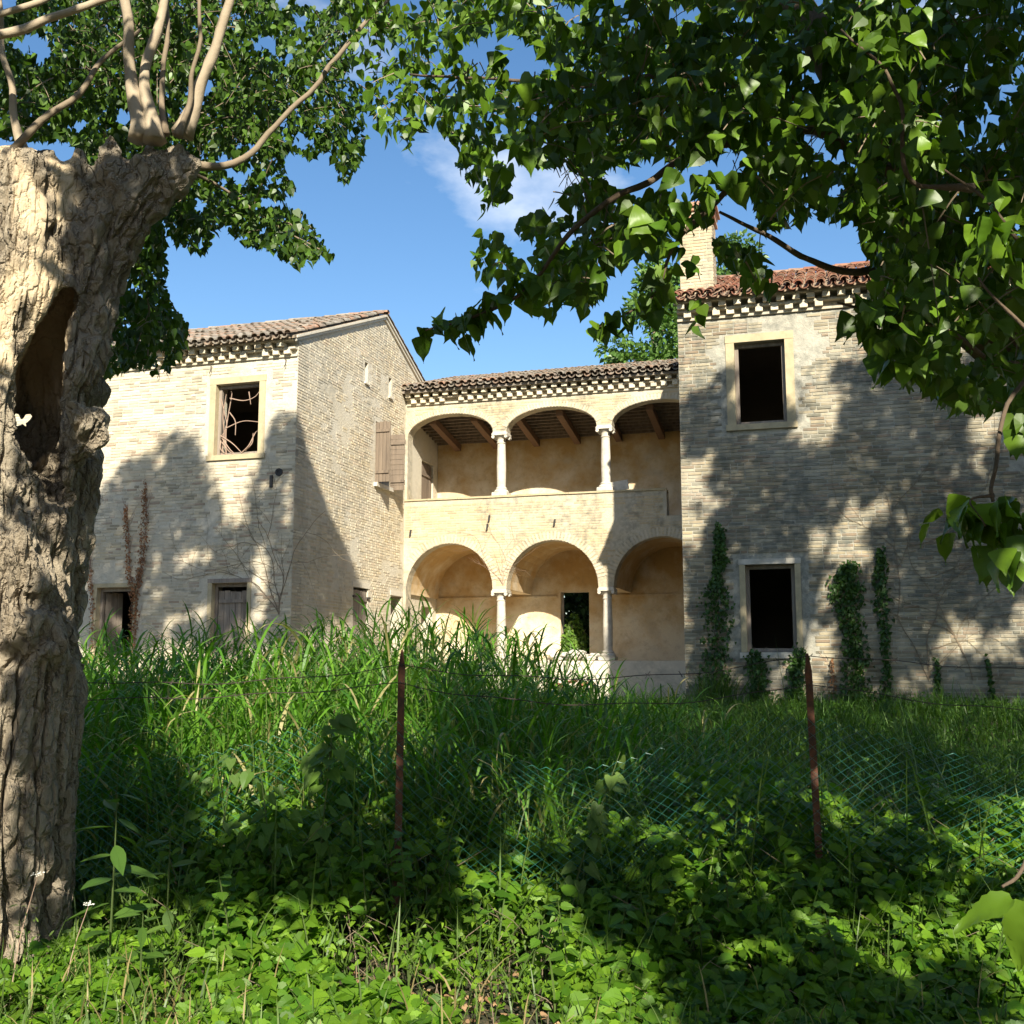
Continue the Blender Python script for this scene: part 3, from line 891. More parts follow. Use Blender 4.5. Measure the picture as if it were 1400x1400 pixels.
def plank_leaf(parent, name, org, eu, ez, en, w, h, n, vertical, mat, off, braces=True):
    """a shutter or door leaf of planks; org = lower hinge corner"""
    org, eu, ez, en = map(lambda q: np.asarray(q, float), (org, eu, ez, en))
    bb = MB()
    for zf in (0.16, 0.84):
        c = org + eu * (w / 2) + ez * (h * zf) + en * 0.032
        bb.obox(c, eu * (w / 2 - 0.02), ez * 0.035, en * 0.012)
    leaf = bb.build(name, mat, parent, off)
    ln = w if vertical else h
    for k in range(n):
        a, b = ln * k / n + 0.004, ln * (k + 1) / n - 0.004
        m = MB()
        jt = random.uniform(-0.006, 0.006)
        if vertical:
            cut = random.uniform(0, 0.03)
            m.obox(org + eu * (a + b) / 2 + ez * (h / 2 - cut / 2) + en * jt, eu * (b - a) / 2, ez * (h - cut) / 2, en * 0.013)
        else:
            cut = random.uniform(0, 0.03)
            m.obox(org + eu * (w - cut) / 2 + ez * (a + b) / 2 + en * jt, eu * (w - cut) / 2, ez * (b - a) / 2, en * 0.013)
        m.build('plank', mat, leaf, off)
    return leaf

# boarded lower windows of the left house
plank_leaf(wB, 'boarding', (LB[0] + 0.08, 0.16, LB[2] + 0.02), (1, 0, 0), (0, 0, 1), (0, -1, 0), 0.68, 1.4, 5, True, M['wood_grey'], offL)
plank_leaf(HL, 'shutter', (LA[0] + 0.08, 0.20, LA[2]), (0.35, 0.94, 0), (0, 0, 1), (-0.94, 0.35, 0), 0.42, 1.45, 3, True, M['wood_grey'], offL)
# gable window: two leaves standing open square to the wall, vertical boards and horizontal boards
plank_leaf(HL, 'shutter', (UL + 0.015, GSH[0] - 0.02, GSH[2]), (0.97, -0.05, 0), (0, 0, 1), (-0.05, -1, 0), 0.41, 1.52, 4, True, M['wood'], offL)
plank_leaf(HL, 'shutter', (UL + 0.015, GSH[1] + 0.02, GSH[2] - 0.06), (0.97, 0.10, 0), (0, 0, 1), (0.1, -1, 0), 0.40, 1.44, 11, False, M['wood'], offL)
sl = MB(); sl.box(UL - 0.2, UL + 0.10, GSH[0] - 0.08, GSH[1] + 0.06, GSH[2] - 0.10, GSH[2] - 0.004, 0.004); sl.build('window_sill', M['pale_stone'], HL, offL)
for q in (GS1, GS2):
    m = MB(); m.box(UL - 0.15, UL + 0.05, q[0] - 0.03, q[1] + 0.05, q[2] - 0.05, q[2] - 0.003, 0.003); m.build('slit_sill', M['plaster'], HL, offL)
for q in (GLW, GDO):
    m = MB(); m.box(UL - 0.2, UL + 0.012, q[0] - 0.06, q[1] + 0.06, q[3] + 0.003, q[3] + 0.13, 0.003); m.build('lintel', M['plaster'], HL, offL)
plank_leaf(HL, 'shutter', (UL - 0.05, GLW[0] + 0.02, GLW[2]), (0, 1, 0), (0, 0, 1), (1, 0, 0), GLW[1] - GLW[0] - 0.04, 1.48, 4, True, M['wood_grey'], offL)
plank_leaf(HL, 'door', (UL - 0.06, GDU[0] + 0.02, GDU[2]), (0, 1, 0), (0, 0, 1), (1, 0, 0), GDU[1] - GDU[0] - 0.04, 2.12, 6, True, M['wood'], offL)
m = MB()   # iron hinge pins, rain hooks under the eave and tie plates
for (a, b) in ((GLW[0] + 0.02, 3.2), (GLW[1] - 0.02, 3.2)):
    m.obox((UL + 0.02, a, b), (0.03, 0, 0), (0, 0.06, 0), (0, 0, 0.02))
m.build('hinge', M['iron'], HL, offL)
for uu in (-8.3, -10.1, -11.4, -13.0):
    m = MB(); m.tube(curve([(uu, -0.02, 8.02), (uu + 0.01, -0.08, 8.03), (uu + 0.02, -0.1, 7.94), (uu - 0.03, -0.07, 7.86)], 4), 0.008, 5); m.build('hook', M['iron'], HL, offL)
m = MB(); m.lathe((0, 0, 0), [(0.085, 0), (0.085, 0.02), (0.05, 0.02), (0.05, 0.005)], 14)
m.v = [(x - 8.40, -0.01 - z, y + 5.62) for x, y, z in m.v]; m.build('tie_plate', M['iron'], HL, offL)
m = MB(); m.box(-8.60, -8.54, -0.05, 0.01, 5.30, 5.56); m.build('tie_plate', M['iron'], HL, offL)

# ---- loggia
hb = np.array([-4.0, NF, 0.9]); offG = hb
LG = empty('loggia', vw(*hb), -TH)
tag(LG, 'sunlit double-tier arcaded loggia of three bays between the two houses', 'building')
BAYS = [(-7.97, -5.61), (-5.25, -2.88), (-2.50, -0.10)]
def archf(spring, rise):
    def f(u):
        for a, b in BAYS:
            if a < u < b:
                c, w = (a + b) / 2, (b - a) / 2
                return spring + rise * math.sqrt(max(0, 1 - ((u - c) / w) ** 2))
        return spring
    return f
low_hi, up_hi = archf(3.52, 1.20), archf(7.58, 0.56)
par = lambda u: 5.22 if u > -1.16 else 5.86
A0, A1 = BAYS[0][0], BAYS[2][1]
ex = [a + (b - a) * (0.5 - 0.5 * math.cos(math.pi * k / 18)) for a, b in BAYS for k in range(19)] + [-1.16]
mpLg = lambda u, z, d: (u, NF + d, z)
w = MB()
strip_wall(w, mpLg, UL + 0.001, -0.001, 1.0, 8.76, 0.36, [(A0, A1, lambda u: 1.72, low_hi), (A0, A1, par, up_hi)], ex)
wallG = w.build('wall', M['mortar_stained'], LG, offG)
def blkG(ua, ub, za, zb):
    for u in (ua, (ua + ub) / 2, ub):
        if A0 < u < A1:
            if za < low_hi(u) + 0.04 and zb > 1.7: return True
            if za < up_hi(u) + 0.04 and zb > par(u) - 0.09: return True
    return False
bl = brick_list(UL + 0.01, -0.01, 1.0, 8.40, blkG, 63, 0.60, 0.6)
nearb = sorted(range(len(bl)), key=lambda i: abs(bl[i][2] - 5.4) + (0 if bl[i][1] - bl[i][0] > 0.2 else 9))[:200]
lay_bricks(wallG, mpLg, bl, M['brick_stained'], offG, nearb)
# voussoirs: thin bricks on edge round each arch
vm = []
for k in range(3):
    m = MB(); m.cur = tuple(np.array(BRICKC[[0, 1, 3][k]]) * 0.95); m.box(-0.028, 0.028, -0.012, 0.02, 0.0, 0.24); me = m.mesh('voussoir', col=True); me.materials.append(M['brick_clean']); vm.append(me)
for (a, b) in BAYS:
    c, hw = (a + b) / 2, (b - a) / 2
    for sp, rs, hh in ((3.52, 1.20, 0.9), (7.58, 0.56, 0.6)):
        nv = 44
        for k in range(3, nv - 2):
            an = math.pi * k / nv
            uu, zz = c - hw * math.cos(an), sp + rs * math.sin(an)
            nx_, nz_ = -math.cos(an) / hw, math.sin(an) / rs
            rot = math.atan2(nx_, nz_)
            if uu + 0.25 * math.sin(rot) < UL + 0.05 or uu + 0.25 * math.sin(rot) > -0.05: continue
            o = bpy.data.objects.new('voussoir', vm[k % 3])
            o.location = np.array([uu + 0.01 * math.sin(rot), NF - 0.001 * (k % 2), zz + 0.01 * math.cos(rot)]) - offG
            o.rotation_euler = (0, rot, 0); o.scale = (0.95, 1, hh * random.uniform(0.92, 1.0))
            COL.objects.link(o); o.parent = wallG
cornice(LG, mpLg, UL + 0.05, -0.01, 8.41, M['brick_clean'], offG, 8)
# parapet coping
m = MB()
x = UL + 0.01
while x < -1.2:
    L = min(random.uniform(0.5, 0.9), -1.165 - x)
    m.box(x, x + L - 0.006, NF - 0.035, NF + 0.40, 5.861, 5.905, 0.004); x += L
m.build('coping', M['stone'], LG, offG)
# vaults, floors, back wall, ceiling
v = MB(); strip_wall(v, lambda u, z, d: (u, NF + 0.361 + d, z), UL + 0.002, -0.002, 3.45, 5.0, NB - NF - 0.362, [(A0, A1, lambda u: 3.449, low_hi)], ex)
v.build('vault', M['ochre'], LG, offG)
fl = MB(); fl.box(UL + 0.003, -0.003, NF + 0.362, NB - 0.002, 5.002, 5.06)
fl.build('upper_floor', M['plaster'], LG, offG)
fl = MB(); fl.box(UL + 0.003, -0.003, NF - 0.02, NB - 0.002, 0.3, 1.70); fl.box(UL + 0.003, -0.003, NF - 0.10, NF - 0.021, 0.3, 1.715)
fl.build('lower_floor', M['plaster'], LG, offG)
DOOR = (-4.45, -3.66, 1.72, 3.58)
bw = MB(); strip_wall(bw, lambda u, z, d: (u, NB + d, z), UL + 0.002, -0.002, 0.9, 9.4, 0.4, [rect(*DOOR)])
bw.build('back_wall', M['ochre'], LG, offG)
m = MB(); m.box(UL + 0.004, DOOR[0] - 0.1, NB - 0.035, NB - 0.001, 3.42, 3.475, 0.003); m.box(DOOR[1] + 0.1, -0.005, NB - 0.035, NB - 0.001, 3.42, 3.475, 0.003); m.build('string_course', M['ochre'], LG, offG)
sr = math.radians(17.6)
nm, hl = (NF + 0.36 + NB) / 2, (NB - NF - 0.36) / 2 - 0.003
for k, uu in enumerate(np.linspace(UL + 0.62, -0.45, 7)):
    m = MB(); m.obox((uu, nm, 7.90), (0.085, 0, 0), (0, hl, -0.17), (0, 0, 0.09)); m.build('beam', M['beam'], LG, offG)
for k in range(10):
    q_ = -0.94 + 1.88 * k / 9
    m = MB(); m.obox((-4.02, nm + q_ * hl, 8.035 - 0.17 * q_), (4.0, 0, 0), (0, 0.032, 0), (0, 0, 0.04)); m.build('rafter', M['wood'], LG, offG)
m = MB(); m.obox((-4.02, nm, 8.10), (4.0, 0, 0), (0, hl, -0.17), (0, 0, 0.018)); m.build('roof_boards', M['beam'], LG, offG)
r = MB(); r.cur = TILEC[3]
En, Ez = NF - 0.30, 8.77
L = 4.6
pts = [(u, En + s * math.cos(sr), Ez - 0.02 + s * math.sin(sr) + dz) for dz in (-0.06, 0.0) for s in (0, L) for u in (UL + 0.02, -0.02)]
r.add(pts, [(0, 2, 3, 1), (4, 5, 7, 6), (0, 1, 5, 4), (2, 6, 7, 3), (0, 4, 6, 2), (1, 3, 7, 5)])
roofG = r.build('roof', M['tile'], LG, offG, col=True)
tile_roof(roofG, UL + 0.02, -0.02, En - 0.05, Ez - 0.02, sr, L, M['tile'], TILEC, offG, 37, 240)
# columns
def column(u, z0, z1):
    n = NF + 0.16
    m = MB(); h = z1 - z0
    m.lathe((u, n, z0), [(0.112, 0.24), (0.122, h * 0.45), (0.104, h - 0.30)], 20)
    c = m.build('column', M['pale_stone'], LG, offG, sm=False)
    b = MB(); b.box(u - 0.20, u + 0.20, n - 0.20, n + 0.20, z0, z0 + 0.09, 0.003)
    b.lathe((u, n, z0 + 0.091), [(0.19, 0), (0.195, 0.03), (0.165, 0.07), (0.135, 0.085), (0.145, 0.11), (0.135, 0.135), (0.114, 0.149)], 20)
    b.build('base', M['pale_stone'], c, offG)
    k = MB()
    k.lathe((u, n, z1 - 0.30), [(0.106, 0), (0.122, 0.012), (0.122, 0.03), (0.106, 0.04), (0.112, 0.12), (0.14, 0.16), (0.175, 0.20)], 20)
    k.box(u - 0.205, u + 0.205, n - 0.205, n + 0.205, z1 - 0.098, z1 - 0.04, 0.002); k.box(u - 0.185, u + 0.185, n - 0.185, n + 0.185, z1 - 0.039, z1 - 0.002, 0.002)
    for s in (-1, 1):      # volutes
        for q in (-1, 1):
            k.tube([(u + s * 0.17, n + q * 0.20, z1 - 0.135), (u + s * 0.17, n + q * 0.08, z1 - 0.135)], 0.042, 12)
    k.build('capital', M['pale_stone'], c, offG)
for u in (-5.43, -2.69):
    column(u, 5.906, 7.578); column(u, 1.73, 3.518)
for (u, a) in ((-5.3, 0.0), (-2.56, 0.0)):
    m = MB(); m.tube([(u, NF + 0.3, 3.62), (u + 0.02, NB - 0.02, 3.60)], 0.014, 6); m.build('tie_rod', M['rust'], LG, offG)
for u, z in ((-7.85, 5.02), (-5.75, 5.1), (-3.98, 5.15), (-5.7, 5.32)):
    m = MB(); m.obox((u, NF - 0.03, z), (0.018, 0, 0), (0, 0.03, 0), (0.012, 0, 0.085)); m.build('wall_iron', M['iron'], LG, offG)
m = MB(); m.obox((-2.37, NF + 0.12, 6.03), (0.25, 0, 0.035), (0, 0.03, 0), (-0.015, 0, 0.115)); sl = m.build('marble_slab', M['pale_stone'])
sl.matrix_world = Matrix.Translation(Vector(vw(0, 0, 0).tolist())) @ Matrix.Rotation(-TH, 4, 'Z')
tag(sl, 'white broken stone slab leaning beside the base of an upper loggia column', 'stone slab')

# ------------------------------------------------------------------ foliage spread by sprays
SX, SZ = -LIGHT[0] / LIGHT[1], -LIGHT[2] / LIGHT[1]      # shift of a ray per metre of y towards the sun

def leaf_singles(parent, P, D, N, S, C, kind, mat, idx, ncol=6):
    """the leaves idx become objects sharing a few meshes"""
    D_, B_, N_ = frames(np.asarray(D, float), np.asarray(N, float))
    tv, tf = TPL[kind]
    pal = C[idx[:ncol]]
    meshes = []
    for c in pal:
        me = np_mesh('leaf', tv, [i for q in tf for i in q], [len(q) for q in tf], np.repeat(c[None], len(tv), 0), len(tf) > 40)
        me.materials.append(mat); meshes.append(me)
    base = np.zeros(3)
    for j, i in enumerate(idx):
        o = bpy.data.objects.new('leaf', meshes[j % len(meshes)])
        s = S[i]
        m = Matrix(((*(D_[i] * s)[:1], B_[i][0] * s, N_[i][0] * s, P[i][0] - base[0]),
                    (D_[i][1] * s, B_[i][1] * s, N_[i][1] * s, P[i][1] - base[1]),
                    (D_[i][2] * s, B_[i][2] * s, N_[i][2] * s, P[i][2] - base[2]),
                    (0, 0, 0, 1)))
        o.matrix_basis = m
        COL.objects.link(o); o.parent = parent

def spray_leaves(bases, dirs, lens, per, size, rng, hang=0.8):
    """twigs with alternating hanging leaves -> leaf arrays + twig polylines"""
    n = len(bases)
    k = per
    s = np.linspace(0.12, 1.0, k)
    droop = np.zeros((n, k, 3)); droop[..., 2] = -0.35 * (s ** 2)[None] * lens[:, None]
    X = bases[:, None] + dirs[:, None] * (s[None, :, None] * lens[:, None, None]) + droop
    side = rng.normal(0, 1, (n, k, 3)); side[..., 2] *= 0.5
    side /= np.linalg.norm(side, axis=-1)[..., None]
    P = X + side * rng.uniform(0.02, 0.07, (n, k, 1))
    D = side * 0.55 + dirs[:, None] * 0.25 + rng.normal(0, 0.25, (n, k, 3)); D[..., 2] -= hang
    N = rng.normal(0, 1, (n, k, 3)); N[..., 2] = np.abs(N[..., 2]) * 0.7 + 0.15
    S = rng.uniform(size[0], size[1], (n, k))
    return P.reshape(-1, 3), D.reshape(-1, 3), N.reshape(-1, 3), S.ravel(), X

def twig_mesh(X, bases, poly, sc, sd, thr, r0=0.004):
    """thin three-sided twigs through the spray points, only as far as they carry leaves"""
    mb = MB()
    for b, pts in zip(bases, X):
        a, c, _ = topx(pts)
        ins = inpoly(a, c, poly) & (fbm(np.stack([a / sc, c / sc, a * 0], -1), sd, 3) > thr)
        k = len(pts) if ins.all() else int(np.argmin(ins)) - 2
        if k < 4: continue
        pts = pts[:k]
        q = np.vstack([b[None], pts[::3], pts[-1:]])
        mb.tube(q, np.linspace(r0, r0 * 0.4, len(q)), 3, False)
    return mb

def sample_poly(poly, n, rng):
    xs = [p[0] for p in poly]; ys = [p[1] for p in poly]
    out = np.zeros((0, 2))
    while len(out) < n:
        q = np.stack([rng.uniform(min(xs), max(xs), 4 * n), rng.uniform(min(ys), max(ys), 4 * n)], -1)
        out = np.vstack([out, q[inpoly(q[:, 0], q[:, 1], poly)]])
    return out[:n]

def at_many(px, py, y):
    dx, dz = (px - 700) / FPX, (700 - py) / FPX
    r = np.stack([dx, math.cos(PITCH) - dz * math.sin(PITCH), math.sin(PITCH) + dz * math.cos(PITCH)], -1)
    return np.array([0, 0, EYE]) + r * (y / r[:, 1])[:, None]

def ray_plane(px, py, p0, nrm):
    dx, dz = (px - 700) / FPX, (700 - py) / FPX
    r = np.stack([dx, math.cos(PITCH) - dz * math.sin(PITCH), math.sin(PITCH) + dz * math.cos(PITCH)], -1)
    c = np.array([0, 0, EYE])
    t = ((p0 - c) @ nrm) / (r @ nrm)
    return c + r * t[:, None]

# ------------------------------------------------------------------ the pollard poplar on the left
LT = np.array([-2.80, 5.90, 0.0])
TL = empty('poplar_tree', LT)
tag(TL, 'old pollarded poplar with a thick hollow gnarled trunk and ridged pale bark', 'tree')

def surface_nets(f, org, h):
    s = f < 0
    nx, ny, nz = f.shape
    c = np.zeros((nx - 1, ny - 1, nz - 1), np.int8)
    for dx in (0, 1):
        for dy in (0, 1):
            for dz in (0, 1):
                c += s[dx:nx - 1 + dx, dy:ny - 1 + dy, dz:nz - 1 + dz]
    act = (c > 0) & (c < 8)
    idx = -np.ones(act.shape, np.int64)
    cells = np.argwhere(act)
    idx[act] = np.arange(len(cells))
    acc = np.zeros((len(cells), 3)); cnt = np.zeros(len(cells))
    cor = [(a, b, d) for a in (0, 1) for b in (0, 1) for d in (0, 1)]
    for i, p in enumerate(cor):
        for q in cor[i + 1:]:
            if sum(abs(p[k] - q[k]) for k in range(3)) != 1: continue
            fa = f[cells[:, 0] + p[0], cells[:, 1] + p[1], cells[:, 2] + p[2]]
            fb = f[cells[:, 0] + q[0], cells[:, 1] + q[1], cells[:, 2] + q[2]]
            m = (fa < 0) != (fb < 0)
            t = np.where(m, fa / np.where(m, fa - fb, 1), 0)[:, None]
            pt = np.array(p)[None] * (1 - t) + np.array(q)[None] * t
            acc += pt * m[:, None]; cnt += m
    V = org + (cells + acc / cnt[:, None]) * h
    quads = []
    for ax in range(3):
        sl0 = [slice(None)] * 3; sl1 = [slice(None)] * 3
        sl0[ax] = slice(0, -1); sl1[ax] = slice(1, None)
        a, b = s[tuple(sl0)], s[tuple(sl1)]
        e = np.argwhere(a != b)
        o1, o2 = [k for k in range(3) if k != ax]
        ok = (e[:, o1] > 0) & (e[:, o2] > 0) & (e[:, o1] < f.shape[o1] - 1) & (e[:, o2] < f.shape[o2] - 1)
        e = e[ok]
        inside = a[tuple(e.T)]
        def cell(d1, d2):
            q = e.copy(); q[:, o1] -= d1; q[:, o2] -= d2
            return idx[q[:, 0], q[:, 1], q[:, 2]]
        Q = np.stack([cell(1, 1), cell(0, 1), cell(0, 0), cell(1, 0)], -1)
        flip = inside if ax != 1 else ~inside
        Q[~flip] = Q[~flip][:, ::-1]
        quads.append(Q)
    return V, np.vstack(quads)

hS = 0.0125
org = np.array([-3.62, 5.15, -0.35])
dims = np.array([158, 128, 424])
G = np.stack(np.meshgrid(*[org[i] + hS * np.arange(dims[i]) for i in range(3)], indexing='ij'), -1).astype(np.float32)
def cone(a, b, ra, rb):
    a = np.array(a, np.float32); b = np.array(b, np.float32)
    ba = b - a; t = np.clip(((G - a) @ ba) / (ba @ ba), 0, 1)
    return np.linalg.norm(G - a - t[..., None] * ba, axis=-1) - (ra + (rb - ra) * t)
def smin(a, b, k=0.10):
    h = np.clip(0.5 + 0.5 * (b - a) / k, 0, 1)
    return b * (1 - h) + a * h - k * h * (1 - h)
f = cone((-2.86, 5.92, -0.4), (-2.83, 5.92, 0.5), 0.58, 0.47)
for a, b, ra, rb in (((-2.83, 5.92, 0.5), (-2.79, 5.92, 1.5), 0.47, 0.46), ((-2.79, 5.92, 1.5), (-2.84, 5.90, 2.2), 0.44, 0.39),
                     ((-2.86, 5.86, 2.2), (-2.92, 5.86, 3.0), 0.36, 0.28), ((-2.92, 5.86, 3.0), (-2.82, 5.86, 3.7), 0.28, 0.30), ((-2.82, 5.86, 3.7), (-2.78, 5.86, 4.28), 0.30, 0.26),
                     ((-2.66, 5.98, 2.0), (-2.55, 5.96, 2.70), 0.19, 0.13), ((-2.55, 5.96, 2.70), (-2.54, 6.00, 3.3), 0.13, 0.15),
                     ((-2.52, 6.00, 3.3), (-2.50, 6.02, 3.75), 0.18, 0.20), ((-2.50, 6.02, 3.75), (-2.32, 6.02, 4.22), 0.22, 0.20), ((-2.32, 6.02, 4.22), (-2.08, 6.0, 4.42), 0.20, 0.17), ((-2.08, 6.0, 4.42), (-1.95, 6.0, 4.52), 0.16, 0.12),
                     ((-2.62, 6.05, 3.55), (-2.55, 6.05, 4.30), 0.20, 0.22), ((-2.80, 6.32, 1.9), (-2.78, 6.36, 3.7), 0.30, 0.30), ((-2.62, 6.25, 2.2), (-2.60, 6.25, 3.6), 0.17, 0.17),
                     ((-2.38, 5.86, 2.84), (-2.33, 5.82, 2.92), 0.13, 0.12), ((-2.58, 5.66, 2.18), (-2.52, 5.66, 2.06), 0.12, 0.10), ((-2.46, 5.66, 1.72), (-2.46, 5.62, 1.80), 0.15, 0.11),
                     ((-2.34, 5.95, 4.35), (-2.30, 5.88, 4.58), 0.10, 0.05), ((-2.95, 5.8, 4.3), (-3.1, 5.75, 4.55), 0.12, 0.05), ((-2.50, 5.9, 4.35), (-2.48, 5.86, 4.52), 0.07, 0.03)):
    f = smin(f, cone(a, b, ra, rb), 0.07)
cav = None
ck_ = np.array([(88, 415, 9, 6.1), (68, 465, 19, 6.2), (52, 525, 28, 6.28), (50, 588, 31, 6.30), (60, 645, 22, 6.2), (75, 690, 10, 6.0)], float)
for tt_ in np.linspace(0, 5, 21):
    qx, qy, qr, back = [np.interp(tt_, np.arange(6), ck_[:, c_]) for c_ in range(4)]
    a_, b_ = at(qx, qy, 5.2), at(qx + 3, qy - 14, back)
    cc_ = cone(a_, b_, qr / 251, qr / 235)
    cav = cc_ if cav is None else np.minimum(cav, cc_)
for k_ in range(1):
    a_, b_ = at(31, 573, 5.2), at(31, 573, 7.0)
    cav = smin(cav, cone(a_, b_, 0.05, 0.045), 0.02)
f = -smin(-f, cav, 0.04)
f[..., 0] = 1
Vt, Qt = surface_nets(f.astype(np.float32), org, hS)
# bark relief: deep vertical furrows, plates, knotty upper part
gr = np.stack(np.gradient(f, hS), -1)
ii = np.clip(((Vt - org) / hS).round().astype(int), 0, dims - 1)
nr = gr[ii[:, 0], ii[:, 1], ii[:, 2]]; nr = nr / (np.linalg.norm(nr, axis=1)[:, None] + 1e-6)
ang = np.arctan2(Vt[:, 1] - 5.92, Vt[:, 0] + 2.8)
warp = fbm(Vt * np.array([2.2, 2.2, 1.1]), 5, 3) - 0.5
q = np.stack([ang * 6.0 + warp * 1.6, Vt[:, 2] * 0.95 + warp * 1.0, ang * 0], -1)
rid = 1 - np.abs(2 * vnoise(q, 9) - 1)
q2 = np.stack([ang * 15 + warp * 2.2, Vt[:, 2] * 3.4, ang * 0 + 4], -1)
rid2 = 1 - np.abs(2 * vnoise(q2, 12) - 1)
knot = fbm(Vt * np.array([7, 7, 5]), 21, 3) - 0.5
lowm = smooth((2.3 - Vt[:, 2]) / 0.8)
disp = lowm * (-0.085 * smooth((rid - 0.74) / 0.20) - 0.035 * smooth((rid2 - 0.66) / 0.24)) + (1 - lowm) * (0.13 * knot - 0.01 - 0.030 * smooth((rid2 - 0.62) / 0.25) + 0.05 * (fbm(Vt * np.array([16, 16, 13]), 44, 2) - 0.5)) + lowm * 0.03 * knot
disp += 0.045 * (fbm(Vt * np.array([26, 26, 12]), 31, 3, 0.7) - 0.5)
bare_ = smooth((Vt[:, 2] - 2.9) / 0.35) * smooth((-2.50 - Vt[:, 0] + 0.10 * (fbm(Vt * 4, 77, 3) - 0.5) * 2 - 0.10 * np.clip(3.6 - Vt[:, 2], -1, 0)) / 0.06) * smooth((fbm(Vt * np.array([3, 3, 1.2]), 78, 3) - 0.32) / 0.08)
disp = disp * (1 - 0.7 * bare_)
Vt = Vt + nr * disp[:, None]
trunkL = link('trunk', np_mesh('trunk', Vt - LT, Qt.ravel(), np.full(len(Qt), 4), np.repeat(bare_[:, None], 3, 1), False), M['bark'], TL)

def limb(parent, off, pts_px, rad, mat, name='shoot', n=7, world=None, seg=7):
    P = np.array([at(*p) for p in pts_px]) if world is None else np.asarray(world, float)
    c = curve(P, seg)
    c = c + np.stack([fbm(c * 3.0 + k_ * 7, 17, 2) - 0.5 for k_ in range(3)], -1) * (0.10 if world is None else 0.04)
    tl_ = np.linspace(0, 1, len(c)); m = MB(); m.tube(c, np.linspace(rad[0], rad[1], len(c)) * (1 + (0.9 if world is None else 0.4) * np.exp(-tl_ * 14)) * (0.9 + 0.25 * fbm(c * 9, 19, 2)), n, True, 0.06)
    return m.build(name, mat, parent, off, sm=True)

D0 = 5.9
for pts, r, mt in (
        ([(190, 195, D0), (184, 110, D0), (172, 0, 5.85), (168, -150, 5.8), (150, -500, 5.6)], (0.042, 0.018), 'shoot'),
        ([(208, 195, D0), (203, 95, D0), (224, 0, 5.95), (232, -150, 6), (260, -450, 6.2)], (0.036, 0.016), 'shoot'),
        ([(228, 185, 6.0), (229, 60, 6.0), (223, -140, 6.1)], (0.018, 0.010), 'twig'),
        ([(250, 185, 5.95), (284, 85, 5.9), (314, 0, 5.85), (355, -150, 5.8), (420, -420, 5.7)], (0.036, 0.016), 'shoot'),
        ([(236, 185, 5.85), (258, 130, 5.85), (272, 50, 5.8), (276, -100, 5.8)], (0.018, 0.008), 'twig'),
        ([(245, 225, 6.1), (330, 222, 6.2), (400, 145, 6.3), (490, 52, 6.4), (570, -70, 6.5)], (0.024, 0.010), 'twig'),
        ([(38, 215, 5.8), (17, 110, 5.75), (-2, 30, 5.7), (-20, -120, 5.7)], (0.022, 0.012), 'shoot'),
        ([(-160, 110, 5.4), (-60, 66, 5.4), (50, 32, 5.45), (150, 2, 5.5), (270, -70, 5.6)], (0.030, 0.016), 'shoot'),
        ([(-160, 80, 5.6), (-60, 38, 5.6), (45, 6, 5.7), (110, -30, 5.8)], (0.024, 0.014), 'shoot'),
        ([(-10, 225, 5.75), (55, 178, 5.7), (130, 110, 5.8), (190, 40, 5.9)], (0.026, 0.010), 'twig'),
        ([(150, 200, 6.2), (170, 240, 6.6), (190, 330, 6.9), (205, 430, 7.1), (200, 500, 7.1)], (0.016, 0.005), 'twig'),
        ([(200, 200, 6.2), (300, 250, 6.7), (380, 310, 6.9), (440, 345, 7.0)], (0.014, 0.004), 'twig')):
    limb(TL, LT, pts, r, M[mt])
for tgt, r in (((-3.6, 6.4, 11), 0.11), ((-2.0, 6.9, 13), 0.12), ((-4.6, 5.6, 9.5), 0.09), ((-0.9, 7.4, 11), 0.08), ((-5.8, 7.4, 12), 0.09), ((-2.7, 8.2, 14), 0.08)):
    a = np.array([-3.25, 6.05, 4.2]); b = np.array(tgt)
    limb(TL, LT, None, (r * 0.6, 0.03), M['twig'], 'limb', 7, [a, np.array([-3.6, 6.1, 6.4]), b * 0.7 + a * 0.3, b], 5)

polyL = [(-60, -60), (500, -60), (478, 90), (497, 130), (500, 190), (480, 252), (460, 243), (455, 200), (430, 215), (385, 200), (390, 235), (412, 270), (420, 300), (455, 350), (400, 362), (370, 340), (330, 330), (300, 300), (280, 345), (240, 330), (222, 290), (226, 350), (225, 400), (255, 440), (255, 465), (225, 515), (180, 500), (130, 520), (112, 480), (135, 250), (100, 190), (-60, 185)]
rngL = np.random.default_rng(5)
nb = 2100
bpx = sample_poly(polyL, nb, rngL)
# denser at the top than in the hanging fringe
dep = rngL.uniform(6.5, 8.8, nb)
bas = at_many(bpx[:, 0], bpx[:, 1], dep)
dr = rngL.normal(0, 1, (nb, 3)); dr[:, 2] = dr[:, 2] * 0.4 - 0.25; dr /= np.linalg.norm(dr, axis=1)[:, None]
P, D, N, S, X = spray_leaves(bas, dr, rngL.uniform(0.2, 0.5, nb), 12, (0.045, 0.072), rngL)
px, py, _ = topx(P)
ok = inpoly(px, py, polyL)
cl = fbm(np.stack([px / 55, py / 55, px * 0], -1), 61, 3)
ok &= cl > np.where((py < 90) | (px < 250), 0.25, 0.34)
P, D, N, S = P[ok], D[ok], N[ok], S[ok]
C = greens(len(P), (0.035, 0.08, 0.008), (0.075, 0.14, 0.015), 0.4, rngL)
_, _, dd = topx(P)
pick = np.argsort(dd)[:260]
rest = np.ones(len(P), bool); rest[pick] = False
crownL = link('crown', leaf_mesh('crown', P[rest] - LT, D[rest], N[rest], S[rest], 'poplar', C[rest]), M['leaf'], TL)
tag(crownL, kind='stuff')
